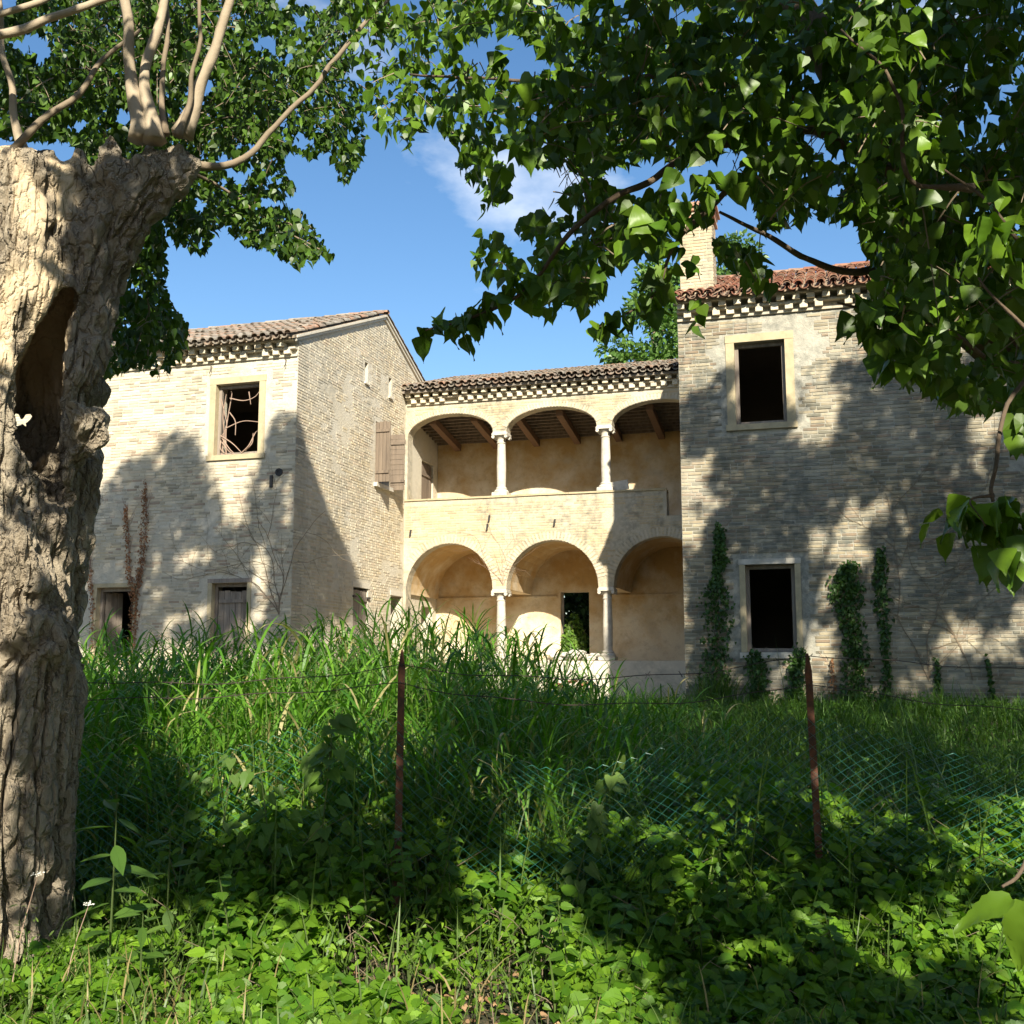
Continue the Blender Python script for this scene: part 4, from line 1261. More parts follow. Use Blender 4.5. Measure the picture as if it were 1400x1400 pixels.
leaf_singles(crownL, P - LT, D, N, S, C, 'poplar', M['leaf'], pick)
tw = twig_mesh(X, bas, polyL, 55, 61, 0.36); o = tw.build('twigs', M['twig'], TL, LT); tag(o, kind='stuff')

# ------------------------------------------------------------------ the poplar overhanging from the right
RT = np.array([5.2, 4.6, 0.0])
TR = empty('poplar_tree', RT)
tag(TR, 'large leafy poplar leaning in with big heart-shaped leaves and a dark limb', 'tree')
rngR = np.random.default_rng(8)
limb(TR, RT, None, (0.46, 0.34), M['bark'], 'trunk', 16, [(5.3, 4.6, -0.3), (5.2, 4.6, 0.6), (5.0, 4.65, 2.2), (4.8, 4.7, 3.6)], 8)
limb(TR, RT, None, (0.20, 0.06), M['limb'], 'limb', 12, [(4.85, 4.7, 3.3), (3.9, 4.9, 3.5), at(1400, 470, 5.1), at(1265, 285, 5.1), at(1175, 140, 5.2), at(1085, 0, 5.3), at(960, -230, 5.6)], 6)
for tgt, r in (((4.9, 4.6, 14.5), 0.24), ((7.6, 5.2, 13), 0.15), ((2.4, 3.2, 9.5), 0.13), ((6.6, 1.6, 11), 0.13), ((3.6, 0.6, 9.0), 0.12), ((9.2, 5.8, 11.5), 0.12), ((1.2, 1.2, 8.4), 0.10), ((4.4, 6.6, 12), 0.12)):
    a = np.array([4.85, 4.7, 3.5]); b = np.array(tgt)
    limb(TR, RT, None, (r, 0.03), M['limb'], 'limb', 8, [a, a * 0.6 + b * 0.4 + np.array([0.1, 0, 0.6]), b * 0.75 + a * 0.25, b], 5)
for pts, r in (([(1290, 330, 5.0), (1180, 372, 4.6), (1110, 350, 4.4), (1040, 318, 4.2), (980, 285, 4.1)], (0.020, 0.006)),
               ([(1250, 250, 4.6), (1120, 190, 4.3), (1000, 200, 4.1), (900, 240, 4.0), (800, 300, 3.9), (730, 380, 3.9), (650, 425, 3.9), (580, 452, 3.9)], (0.020, 0.003)),
               ([(1200, 130, 4.8), (1050, 120, 4.6), (900, 115, 4.6), (780, 114, 4.6), (680, 116, 4.7), (560, 100, 5.0)], (0.018, 0.005)),
               ([(1330, 250, 3.4), (1240, 235, 3.3), (1225, 130, 3.3), (1210, 70, 3.3), (1150, 30, 3.4)], (0.009, 0.004)),
               ([(1000, 250, 4.0), (930, 330, 3.9), (900, 400, 3.9), (850, 425, 3.9), (810, 445, 3.9)], (0.008, 0.003)),
               ([(1400, 500, 4.6), (1320, 470, 4.2), (1250, 440, 4.0), (1200, 420, 3.9), (1150, 410, 3.9)], (0.012, 0.004)),
               ([(1450, 380, 3.2), (1390, 330, 3.1), (1340, 270, 3.1), (1290, 235, 3.1)], (0.008, 0.003)),
               ([(1480, 560, 3.0), (1420, 480, 2.9), (1380, 420, 2.9), (1340, 370, 2.9)], (0.008, 0.003)),
               ([(1440, 440, 3.6), (1372, 560, 3.2), (1352, 620, 3.1), (1345, 672, 3.1), (1350, 700, 3.1)], (0.007, 0.005)),
               ([(1350, 690, 3.1), (1320, 700, 3.1), (1335, 740, 3.05)], (0.004, 0.002)),
               ([(1440, 1140, 1.55), (1420, 1180, 1.5), (1396, 1222, 1.46), (1372, 1236, 1.44)], (0.004, 0.002))):
    limb(TR, RT, pts, r, M['limb'], 'branch')
polyR = [(470, -60), (1460, -60), (1460, 640), (1400, 600), (1370, 560), (1330, 560), (1290, 552), (1262, 520), (1240, 505), (1212, 490), (1190, 480), (1172, 430), (1120, 410), (1150, 400), (1195, 400), (1195, 350), (1175, 300), (1120, 292), (1060, 305), (1100, 335), (1040, 352), (1105, 372), (1070, 385), (1040, 402), (985, 340), (950, 392), (925, 350), (905, 320), (885, 355), (872, 400), (862, 400), (850, 330), (830, 370), (812, 415), (790, 430), (770, 415), (745, 435), (725, 400), (700, 385), (655, 375), (645, 350), (660, 320), (648, 290), (662, 270), (645, 245), (625, 225), (620, 195), (600, 160), (575, 172), (562, 205), (545, 185), (520, 190), (500, 145), (478, 95)]
gaps = [[(628, 52), (660, 44), (705, 40), (732, 68), (722, 110), (660, 112)], [(745, 225), (700, 215), (690, 260), (760, 270), (800, 240), (780, 215)], [(900, 2), (960, 0), (950, 30), (915, 28)], [(760, 5), (805, 2), (800, 28), (770, 26)],
        [(985, 190), (1020, 205), (1010, 250), (985, 235)], [(1100, 160), (1140, 170), (1130, 215), (1105, 205)], [(980, 300), (1010, 290), (1020, 330), (990, 330)], [(928, 312), (970, 300), (974, 400), (936, 400)], [(850, 350), (925, 345), (925, 440), (850, 440)], [(1010, 310), (1180, 305), (1190, 370), (1060, 380)]]
def depR(x, y, rng):
    base = np.interp(x, [480, 620, 760, 1100, 1400], [6.0, 4.9, 4.1, 3.9, 3.9])
    return base + rng.uniform(-0.35, 1.9, len(x))
nb = 1650
bpx = sample_poly(polyR, nb, rngR)
bas = at_many(bpx[:, 0], bpx[:, 1], depR(bpx[:, 0], bpx[:, 1], rngR))
dr = rngR.normal(0, 1, (nb, 3)); dr[:, 2] = dr[:, 2] * 0.4 - 0.2; dr /= np.linalg.norm(dr, axis=1)[:, None]
P, D, N, S, X = spray_leaves(bas, dr, rngR.uniform(0.15, 0.4, nb), 10, (0.048, 0.085), rngR)
px, py, _ = topx(P)
ok = inpoly(px, py, polyR)
for g in gaps: ok &= ~inpoly(px, py, g)
cl = fbm(np.stack([px / 60, py / 60, px * 0], -1), 66, 3)
ok &= (cl > np.where((px > 1180) & (py > 200), 0.24, np.where((py < 60) | ((px > 820) & (py < 200)), 0.27, 0.39)))
P, D, N, S = P[ok], D[ok], N[ok], S[ok]
# drooping sprays along the named branches
def along(pts, n, rng, size, spread=0.05):
    c = curve(np.array([at(*p) for p in pts]), 10)
    k = rng.integers(0, len(c), n)
    side = rng.normal(0, 1, (n, 3)); side /= np.linalg.norm(side, axis=1)[:, None]
    p = c[k] + side * spread * rng.random((n, 1))
    d = side * 0.6; d[:, 2] -= 0.8
    nn = rng.normal(0, 1, (n, 3)); nn[:, 2] = np.abs(nn[:, 2]) * 0.6 + 0.1
    return p, d, nn, rng.uniform(size[0], size[1], n)
ext = [along([(740, 375, 3.9), (690, 400, 3.9), (650, 425, 3.9), (580, 452, 3.9)], 46, rngR, (0.06, 0.10), 0.06),
       along([(655, 428, 3.9), (630, 460, 3.9)], 10, rngR, (0.07, 0.11), 0.05),
       along([(930, 330, 3.9), (905, 390, 3.9), (870, 420, 3.9), (805, 450, 3.9)], 40, rngR, (0.06, 0.10), 0.06),
       along([(950, 330, 4.0), (955, 400, 4.0), (950, 440, 4.0)], 9, rngR, (0.05, 0.08), 0.02),
       along([(655, 225, 4.6), (640, 200, 4.6), (650, 240, 4.6)], 12, rngR, (0.06, 0.09), 0.04),
       along([(680, 60, 4.4), (690, 80, 4.4), (682, 100, 4.4)], 9, rngR, (0.08, 0.12), 0.03),
       along([(1180, 430, 3.9), (1210, 470, 3.8), (1250, 500, 3.7)], 30, rngR, (0.08, 0.12), 0.09),
       along([(1320, 700, 3.1), (1350, 720, 3.1), (1390, 730, 3.1), (1440, 700, 3.1)], 60, rngR, (0.07, 0.11), 0.14),
       along([(1392, 585, 3.3), (1430, 560, 3.3)], 16, rngR, (0.06, 0.09), 0.05),
       along([(1240, 230, 3.3), (1225, 130, 3.3), (1200, 70, 3.35)], 50, rngR, (0.055, 0.095), 0.16),
       along([(1100, 60, 3.6), (1180, 40, 3.5), (1240, 20, 3.5)], 40, rngR, (0.05, 0.085), 0.12),
       along([(1340, 270, 3.1), (1360, 330, 3.0), (1390, 350, 3.0)], 30, rngR, (0.06, 0.10), 0.14),
       along([(870, 310, 3.6), (905, 300, 3.5), (950, 250, 3.6), (990, 230, 3.6)], 44, rngR, (0.06, 0.105), 0.13),
       along([(930, 150, 3.8), (1000, 170, 3.8), (1060, 180, 3.8)], 26, rngR, (0.07, 0.11), 0.10)]
nb0 = len(P)
P = np.vstack([P] + [e[0] for e in ext]); D = np.vstack([D] + [e[1] for e in ext]); N = np.vstack([N] + [e[2] for e in ext]); S = np.concatenate([S] + [e[3] for e in ext])
# the two big serrated leaves close by on a hanging sprig
P = np.vstack([P, [at(1383, 1228, 1.45), at(1398, 1232, 1.47)]]); D = np.vstack([D, [[-0.75, 0.1, -0.35], [-0.1, 0.1, -1]]]); N = np.vstack([N, [[-0.4, -0.5, 0.9], [-0.5, -0.8, 0.3]]]); S = np.concatenate([S, [0.085, 0.095]])
C = greens(len(P), (0.05, 0.11, 0.008), (0.11, 0.195, 0.014), 0.35, rngR)
px, py, dd = topx(P)
vis = np.where((px > 0) & (px < 1400) & (py > 0) & (py < 1400))[0]
pick = vis[np.argsort(dd[vis] / S[vis])[:300]]
pick = np.array([i for i in pick if i < len(P) - 2] + [len(P) - 2, len(P) - 1])
rest = np.ones(len(P), bool); rest[pick] = False
PcanR = P.copy()
crownR = link('crown', leaf_mesh('crown', P[rest] - RT, D[rest], N[rest], S[rest], 'poplar', C[rest]), M['leaf'], TR)
tag(crownR, kind='stuff')
big = [len(P) - 2, len(P) - 1]
leaf_singles(crownR, P - RT, D, N, S, C, 'poplar_fine', M['leaf'], [i for i in pick if i not in big], 10)
leaf_singles(crownR, P - RT, D, N, S, C * 0.8, 'toothed_fine', M['leaf'], big, 2)
o = twig_mesh(X, bas, polyR, 60, 66, 0.42).build('twigs', M['twig'], TR, RT); tag(o, kind='stuff')

# ------------------------------------------------------------------ the high crowns of both trees, above the view: they throw the shade on the houses and the grass
rngS = np.random.default_rng(3)
nF = NV.copy()
def shade_from(T, lo=-3.0, hi=8.0, span=4.5):
    """a point up the sun ray from each T, above the field of view"""
    z0 = T[:, 2] + T[:, 1] * SZ
    ym = np.minimum(hi, (z0 - 2.5) / (0.66 + SZ))
    ym = np.minimum(ym, T[:, 1] - 1.0)
    y = np.maximum(lo, ym - span * rngS.random(len(T)))
    k = T[:, 1] - y
    return np.stack([T[:, 0] + k * SX, y, T[:, 2] + k * SZ], -1)
def clumpy(T, scale, thr, seed):
    q = np.stack([(T[:, 0] + T[:, 1] * SX) * scale, (T[:, 2] + T[:, 1] * SZ) * scale, np.zeros(len(T)) + seed], -1)
    return fbm(q, seed, 3, 0.6) > thr
pts = []
# right house wall: all but the top band and a few flecks
uu = rngS.uniform(0.05, 7.2, 36000); zz = rngS.uniform(0.4, 7.6, 36000)
Tw = O + UV * uu[:, None] + np.array([0, 0, 1.0]) * zz[:, None]
edge = 7.0 + 0.9 * (fbm(np.stack([uu * 0.9, uu * 0, uu * 0], -1), 4, 3) - 0.5) * 2 - 0.9 * np.exp(-((uu - 0.1) / 0.45) ** 2)
kp = (zz < edge) & clumpy(Tw, 1.0, 0.375, 2)
pts.append(shade_from(Tw[kp], 2.0, 8.0, 3.0))
# left house wall, lower half, and the wedge on its gable
pw = [(100, 880), (100, 720), (150, 655), (175, 630), (205, 625), (235, 588), (262, 602), (285, 650), (300, 690), (335, 700), (352, 640), (372, 580), (404, 562), (404, 880)]
q = sample_poly(pw, 14000, rngS)
Tw = ray_plane(q[:, 0], q[:, 1], O, NV)
kp = clumpy(Tw, 1.7, 0.38, 7) & ~inpoly(q[:, 0], q[:, 1], [(345, 740), (365, 735), (372, 800), (345, 810)]) & ~inpoly(q[:, 0], q[:, 1], [(295, 640), (335, 650), (340, 720), (305, 720)])
pts.append(shade_from(Tw[kp], 3.0, 8.0, 3.0))
q = sample_poly([(404, 562), (424, 640), (450, 705), (478, 762), (500, 830), (400, 860)], 3200, rngS)
pts.append(shade_from(ray_plane(q[:, 0], q[:, 1], O + UV * UL, UV), 3.0, 8.0, 3.0))
# the grass before the right house and behind the fence
q = sample_poly([(835, 948), (1460, 955), (1460, 1420), (1080, 1420), (1000, 1330), (940, 1260), (830, 1190), (690, 1120), (640, 1040), (700, 985), (790, 955)], 13500, rngS)
dz_ = (q[:, 1] - 905) / FPX
gyy = np.clip(1.05 / np.maximum(dz_, 0.02), 4.0, 19.0)
Tw = at_many(q[:, 0], q[:, 1], gyy)
wgt = 1.0 / np.clip(dz_ * 12, 0.4, 6)
kp = clumpy(Tw, 1.6, np.where(q[:, 1] > 1120, 0.43, 0.36), 13) & ~inpoly(q[:, 0], q[:, 1], [(1310, 1090), (1400, 1060), (1420, 1170), (1330, 1190)])
pts.append(shade_from(Tw[kp], -3.0, 7.0, 4.0))
xs_, ys_ = rngS.uniform(0.6, 9.5, 16000), rngS.uniform(8.0, 20.0, 16000)
Tw = np.stack([xs_, ys_, gz(xs_, ys_) + 0.35], -1)
kp = ((xs_ / ys_ > 0.075) | (ys_ > 15)) & clumpy(Tw, 1.3, 0.33, 13) & (np.hypot(xs_ - 3.6, ys_ - 8.2) > 0.5)
uA, nA = to_uv(Tw); kp &= ~((uA < -1.5) & (nA > -1.0))
pts.append(shade_from(Tw[kp], -3.0, 7.0, 4.0))
# between the trunk and the first post, and the fence middle
q = sample_poly([(115, 960), (200, 955), (250, 1060), (270, 1150), (225, 1230), (110, 1250)], 900, rngS)
pts.append(shade_from(at_many(q[:, 0], q[:, 1], np.full(len(q), 6.6)), -3, 4, 3))
q = sample_poly([(430, 960), (640, 980), (700, 1150), (660, 1240), (470, 1190), (440, 1080)], 700, rngS)
Tw = at_many(q[:, 0], q[:, 1], np.full(len(q), 6.8))
pts.append(shade_from(Tw[clumpy(Tw, 2.0, 0.45, 19)], -3, 4, 3))
q = sample_poly([(210, 1090), (520, 1060), (640, 1180), (620, 1260), (430, 1250), (230, 1230)], 1500, rngS)
Tw = at_many(q[:, 0], q[:, 1], np.full(len(q), 5.95))
pts.append(shade_from(Tw[clumpy(Tw, 2.6, 0.47, 37)], -3, 4, 3))
# flecks on the trunk
q = sample_poly([(0, 640), (140, 640), (120, 1250), (0, 1250)], 260, rngS)
Tw = at_many(q[:, 0], q[:, 1], np.full(len(q), 5.5))
pts.append(shade_from(Tw[clumpy(Tw, 3.0, 0.55, 23)], -3, 3, 3))
q = sample_poly([(95, 190), (265, 165), (185, 320), (135, 480), (100, 560), (85, 690), (45, 660), (45, 520), (85, 430), (105, 300)], 560, rngS)
pts.append(shade_from(at_many(q[:, 0], q[:, 1], np.full(len(q), 5.75)), -3, 3, 3))
# over the hanging boughs themselves, leaving sunlit holes
holes = [(1215, 150, 95), (1120, 100, 60), (930, 275, 75), (1350, 320, 75), (1010, 165, 50), (1390, 1270, 90), (1190, 40, 60), (1270, 230, 50), (850, 330, 40), (640, 60, 30), (330, 300, 60), (420, 320, 50), (240, 60, 60)]
src = PcanR[rngS.integers(0, len(PcanR), 8200)]
hx, hy, _ = topx(src)
kp = np.ones(len(src), bool)
for a, b, r in holes: kp &= np.hypot(hx - a, hy - b) > r
pts.append(shade_from(src[kp], -3.5, 3.2, 3.5))
src = bas_l = np.stack([rngS.uniform(-4.2, -0.9, 1500), rngS.uniform(6.6, 8.6, 1500), rngS.uniform(3.4, 6.4, 1500)], -1)
pts.append(shade_from(src[clumpy(src, 1.4, 0.47, 29)], 0.0, 4.5, 3.0))
PS = np.vstack(pts) + rngS.normal(0, 0.06, (sum(len(p) for p in pts), 3))
# nothing may hang into the sunlit places: trunk, foreground plants, reeds, loggia
x0, z0 = PS[:, 0] + PS[:, 1] * SX, PS[:, 2] + PS[:, 1] * SZ
lit = np.zeros(len(PS), bool)
for g in ([(-2.6, 5.9), (-0.9, 6.6), (1.6, 6.9), (2.2, 8.6), (1.6, 11.5), (-3.6, 11.5), (-3.6, 6.9)],            # reeds
          [(-3.2, 2.6), (1.4, 2.6), (1.3, 3.75), (0.4, 4.05), (-3.2, 3.9)]):                                     # foreground plants
    lit |= inpoly(x0, z0, g)
rk = np.concatenate([np.full(len(p), i) for i, p in enumerate(pts)])
lit &= np.isin(rk, [0, 1, 2, 3, 4, 10])
lit |= inpoly(x0, z0, [(-3.4, 2.4), (1.5, 2.4), (1.4, 3.75), (0.7, 4.0), (-0.6, 4.15), (-1.2, 3.9), (-3.4, 3.7)])
lit &= rngS.random(len(PS)) < 0.9
for a_, b_, r_ in holes:
    dpt = 1.45 if b_ > 1000 else (7.2 if a_ < 500 else 3.6)
    hp = at(a_, b_, dpt)
    lit |= (np.hypot(x0 - (hp[0] + hp[1] * SX), z0 - (hp[2] + hp[1] * SZ)) < 1.25 * r_ * dpt / FPX) & (rngS.random(len(PS)) < 0.93)
PS = PS[~lit]
fx, fy, fd = topx(PS)
infr = (fd > 0.2) & (fx > -60) & (fx < 1460) & (fy > -25) & (fy < 1400)
PS = PS[~infr]
isl = (PS[:, 0] < -0.2) & (PS[:, 1] > 2.0)
for sel, par_, off_, nm in ((isl, TL, LT, 'upper_crown'), (~isl, TR, RT, 'upper_crown')):
    p = PS[sel]; n = len(p)
    d = rngS.normal(0, 1, (n, 3)); d[:, 2] -= 0.6
    nn = rngS.normal(0, 1, (n, 3)); nn = nn - LIGHT[None] * 1.0
    o = link(nm, leaf_mesh(nm, p - off_, d, nn, rngS.uniform(0.12, 0.19, n), 'simple', greens(n, (0.05, 0.095, 0.02), (0.085, 0.14, 0.03), 0.3, rngS)), M['leaf'], par_)
    tag(o, kind='stuff')

# ------------------------------------------------------------------ trees behind the villa
def far_tree(px, top, y, halfw, crown_h, label, seed, a, b, n=5200, size=(0.16, 0.3)):
    rng = np.random.default_rng(seed)
    tp = at(px, top, y); g = float(gz(tp[0], y))
    T = empty('tree', (tp[0], y, g)); off = np.array([tp[0], y, g])
    tag(T, label, 'tree', None)
    m = MB(); m.tube(curve([(0, 0, -0.3), (0.1, 0, 3), (-0.05, 0.1, 7), (0, 0, tp[2] - g - 1.5)], 5), np.linspace(0.32, 0.05, 16), 9, True, 0.1); m.build('trunk', M['twig'], T, (0, 0, 0))
    nc = 64
    u = rng.random(nc) ** 0.8
    hz = tp[2] - g - crown_h * u
    rr = halfw * (0.18 + 0.9 * np.sqrt(u)) * rng.uniform(0.35, 1.0, nc); an = rng.uniform(0, 6.28, nc)
    ctr = np.stack([rr * np.cos(an), rr * np.sin(an), hz], -1)
    lb = MB()
    for c in ctr[:26]:
        lb.tube(curve([(0, 0, max(1.5, c[2] - 1.6)), c * np.array([0.5, 0.5, 1]) - np.array([0, 0, 0.5]), c], 3), [0.07, 0.06, 0.05, 0.04, 0.03, 0.02, 0.012][:7], 4, False)
    tag(lb.build('limbs', M['twig'], T, (0, 0, 0)), kind='stuff')
    k = rng.integers(0, nc, n)
    dv = rng.normal(0, 1, (n, 3)); dv /= np.linalg.norm(dv, axis=1)[:, None]
    rad = halfw * 0.30 * rng.random(n) ** 0.45
    P = ctr[k] + dv * rad[:, None] * np.array([1, 1, 0.8])
    D = dv + rng.normal(0, 0.5, (n, 3)); N = dv * 0.6 + rng.normal(0, 0.6, (n, 3)) + np.array([0, 0, 0.5])
    o = link('crown', leaf_mesh('crown', P, D, N, rng.uniform(size[0], size[1], n), 'simple', greens(n, a, b, 0.35, rng)), M['leaf'], T)
    tag(o, kind='stuff')
far_tree(893, 335, 42, 2.5, 12, 'bright green tree rising behind the loggia roof', 41, (0.055, 0.12, 0.02), (0.10, 0.18, 0.035), 12000)
far_tree(1006, 332, 44, 1.9, 9, 'small round treetop showing over the red roof beside the chimney', 43, (0.05, 0.11, 0.025), (0.10, 0.17, 0.04), 4200)

# unseen trees added behind and beside the viewpoint to cut down sky light
for i, (x_, y_, h_, w_) in enumerate(((-11.5, 1.0, 17, 4.2), (-14.0, -9.0, 18, 4.8), (-11.0, -19.0, 15, 4.4), (16.5, -1.0, 17, 4.4), (17.0, -11.0, 18, 4.8), (14.0, -21.0, 15, 4.4), (-4.5, -24.0, 11, 3.8), (1.5, -26.0, 11, 3.8), (7.5, -25.0, 11, 3.8))):
    rng = np.random.default_rng(200 + i)
    T = empty('sky_blocking_tree', (x_, y_, float(gz(x_, y_)))); tag(T, 'broad leafy tree added out of view to block sky light', 'tree', 'added trees out of view')
    m = MB(); m.tube(curve([(0, 0, -0.3), (0.1, 0, h_ * 0.3), (-0.1, 0.1, h_ * 0.6), (0, 0, h_ * 0.9)], 5), np.linspace(0.35, 0.06, 16), 9, True, 0.1); m.build('trunk', M['twig'], T)
    n = 4200; nc = 46
    u = rng.random(nc); rr = w_ * np.sqrt(np.sin(np.clip(u, 0.04, 0.97) * math.pi)) * rng.uniform(0.3, 0.95, nc); an = rng.uniform(0, 6.28, nc)
    ctr = np.stack([rr * np.cos(an), rr * np.sin(an), h_ * (0.12 + 0.84 * u)], -1)
    k = rng.integers(0, nc, n); dv = rng.normal(0, 1, (n, 3)); dv /= np.linalg.norm(dv, axis=1)[:, None]
    P = ctr[k] + dv * (w_ * 0.42 * rng.random(n) ** 0.45)[:, None]
    D = rng.normal(0, 1, (n, 3)); N = dv + rng.normal(0, 0.5, (n, 3))
    tag(link('crown', leaf_mesh('crown', P, D, N, rng.uniform(0.30, 0.55, n), 'simple', greens(n, (0.04, 0.085, 0.012), (0.07, 0.13, 0.02), 0.3, rng)), M['leaf'], T), kind='stuff')
# shrub seen through the loggia's back door
def shrub(name, c, rad, n, size, kind, a, b, label, seed, cat='shrub', stems=6):
    rng = np.random.default_rng(seed)
    T = empty(name, c); tag(T, label, cat)
    m = MB()
    for k in range(stems):
        e = rng.normal(0, 0.6, 3) * np.array([rad[0], rad[1], 0]); e[2] = rad[2] * rng.uniform(1.0, 1.7)
        m.tube(curve([(0.05 * k, 0, -0.1), e * np.array([0.3, 0.3, 0.5]), e], 4), np.linspace(0.03, 0.008, 9), 5, True)
    tag(m.build('stems', M['twig'], T), kind='stuff')
    dv = rng.normal(0, 1, (n, 3)); dv /= np.linalg.norm(dv, axis=1)[:, None]
    P = dv * (rng.random(n) ** 0.35)[:, None] * np.array(rad); P[:, 2] += rad[2]
    P *= (0.8 + 0.4 * fbm(P * 2.5, seed, 2))[:, None]
    N = dv + rng.normal(0, 0.5, (n, 3)) + np.array([0, -0.3, 0.3]); D = rng.normal(0, 1, (n, 3)); D[:, 2] -= 0.5
    o = link('foliage', leaf_mesh('foliage', P, D, N, rng.uniform(size[0], size[1], n), kind, greens(n, a, b, 0.3, rng)), M['ivy'], T)
    tag(o, kind='stuff')
shrub('shrub', vw(-4.10, NB + 0.12, 1.70), (0.34, 0.30, 0.62), 1100, (0.08, 0.13), 'ivy', (0.07, 0.15, 0.02), (0.12, 0.20, 0.03), 'leafy green bush filling the lower half of the open back doorway', 51)
shrub('shrub', vw(-3.2, NB + 2.4, 0.9), (2.4, 1.0, 2.2), 9000, (0.16, 0.28), 'simple', (0.03, 0.06, 0.015), (0.05, 0.09, 0.02), 'tall dark thicket in the garden beyond the open back doorway', 53, stems=9)

# ------------------------------------------------------------------ tall grass, undergrowth and ground cover
rngG = np.random.default_rng(14)
def reed_field(n):
    y = rngG.uniform(6.75, 13.6, n * 2)
    r = rngG.uniform(-0.42, 0.20, n * 2)
    keep = rngG.random(n * 2) < np.interp(r, [-0.42, -0.3, 0.02, 0.105, 0.20], [0.9, 1, 0.85, 0.4, 0.08])
    y, r = y[keep][:n], r[keep][:n]
    x = r * y
    h = np.interp(r, [-0.42, -0.33, -0.20, -0.08, 0.0, 0.05, 0.105, 0.2], [1.52, 1.60, 1.76, 1.86, 1.66, 1.40, 1.0, 0.6]) * rngG.uniform(0.55, 1.08, len(y)) * np.interp(y, [6.75, 8.0], [0.72, 1.0])
    h = np.where(rngG.random(len(y)) < 0.035, h * 1.12, h)
    return np.stack([x, y, gz(x, y)], -1), h
B, Hh = reed_field(2700)
# stems
sm_L = []
stemmesh_P = B; n = len(B)
head = rngG.uniform(0, 2 * math.pi, n)
Cst = greens(n, (0.10, 0.16, 0.035), (0.17, 0.20, 0.06), 0.25, rngG)
me = blades_mesh('tall_grass', B, head, Hh * 0.9, np.full(n, 0.012), rngG.uniform(-0.08, 0.12, n), Cst, 4, rngG.uniform(-0.05, 0.18, n), rngG)
k = 8
idx = np.repeat(np.arange(n), k)
tt = np.tile(np.linspace(0.10, 0.97, k), n) + rngG.uniform(-0.06, 0.06, n * k)
P = B[idx] + np.stack([np.cos(head[idx]) * 0.06 * tt, np.sin(head[idx]) * 0.06 * tt, Hh[idx] * 0.88 * tt], -1)
Cl = greens(n * k, (0.05, 0.15, 0.012), (0.125, 0.255, 0.024), 0.35, rngG)
dry = rngG.random(n * k) < 0.07
Cl[dry] = (0.38, 0.33, 0.15)
meL = blades_mesh('tall_grass_leaves', P, rngG.uniform(0, 2 * math.pi, n * k), rngG.uniform(0.32, 0.62, n * k), rngG.uniform(0.014, 0.026, n * k), rngG.uniform(0.15, 0.6, n * k), Cl, 6, rngG.uniform(0.7, 2.3, n * k), rngG)
T = link('tall_grass', meL, M['grass']); tag(T, 'dense stand of tall bright green reed grass in front of the loggia', 'grass', None, 'stuff')
T2 = link('stalks', me, M['grass'], T); tag(T2, kind='stuff')

# low grass and weeds of the shaded plot before the right house
n = 34000
y = 6.9 + 13.4 * rngG.random(n) ** 1.25; r = rngG.uniform(-0.02, 0.56, n)
x = r * y
U_, N_ = to_uv(np.stack([x, y, y * 0], -1))
ok = (N_ < -0.03) | ((U_ < 0) & (N_ < NF - 0.15))
x, y, U_, N_ = x[ok], y[ok], U_[ok], N_[ok]; n = len(x)
hh = 0.20 + 0.34 * fbm(np.stack([x * 0.9, y * 0.9, x * 0], -1), 71, 3)
P = np.stack([x, y, gz(x, y)], -1)
me = blades_mesh('meadow', P, rngG.uniform(0, 6.28, n), hh * rngG.uniform(0.7, 1.5, n), rngG.uniform(0.006, 0.014, n), rngG.uniform(0, 0.5, n), greens(n, (0.04, 0.105, 0.010), (0.085, 0.16, 0.02), 0.3, rngG), 4, rngG.uniform(0.2, 1.5, n), rngG)
T = link('meadow_grass', me, M['grass']); tag(T, 'shaded meadow grass and weeds before the red-roofed house', 'grass', None, 'stuff')
n = 24000
y = 6.9 + 13.2 * rngG.random(n) ** 1.25; r = rngG.uniform(-0.05, 0.56, n); x = r * y
U_, N_ = to_uv(np.stack([x, y, y * 0], -1))
ok = (N_ < -0.1) | ((U_ < 0) & (N_ < NF - 0.15))
x, y = x[ok], y[ok]; n = len(x)
hh = 0.12 + 0.42 * fbm(np.stack([x * 0.9, y * 0.9, x * 0], -1), 71, 3)
P = np.stack([x, y, gz(x, y) + hh * rngG.uniform(0.3, 1.0, n)], -1)
D = rngG.normal(0, 1, (n, 3)); D[:, 2] = -0.2 + 0.3 * rngG.normal(0, 1, n)
N = rngG.normal(0, 0.45, (n, 3)) + np.array([0, -0.15, 1])
o = link('weeds', leaf_mesh('weeds', P, D, N, rngG.uniform(0.03, 0.075, n), 'simple', greens(n, (0.035, 0.095, 0.010), (0.075, 0.145, 0.018), 0.3, rngG)), M['weed'], T)
tag(o, kind='stuff')

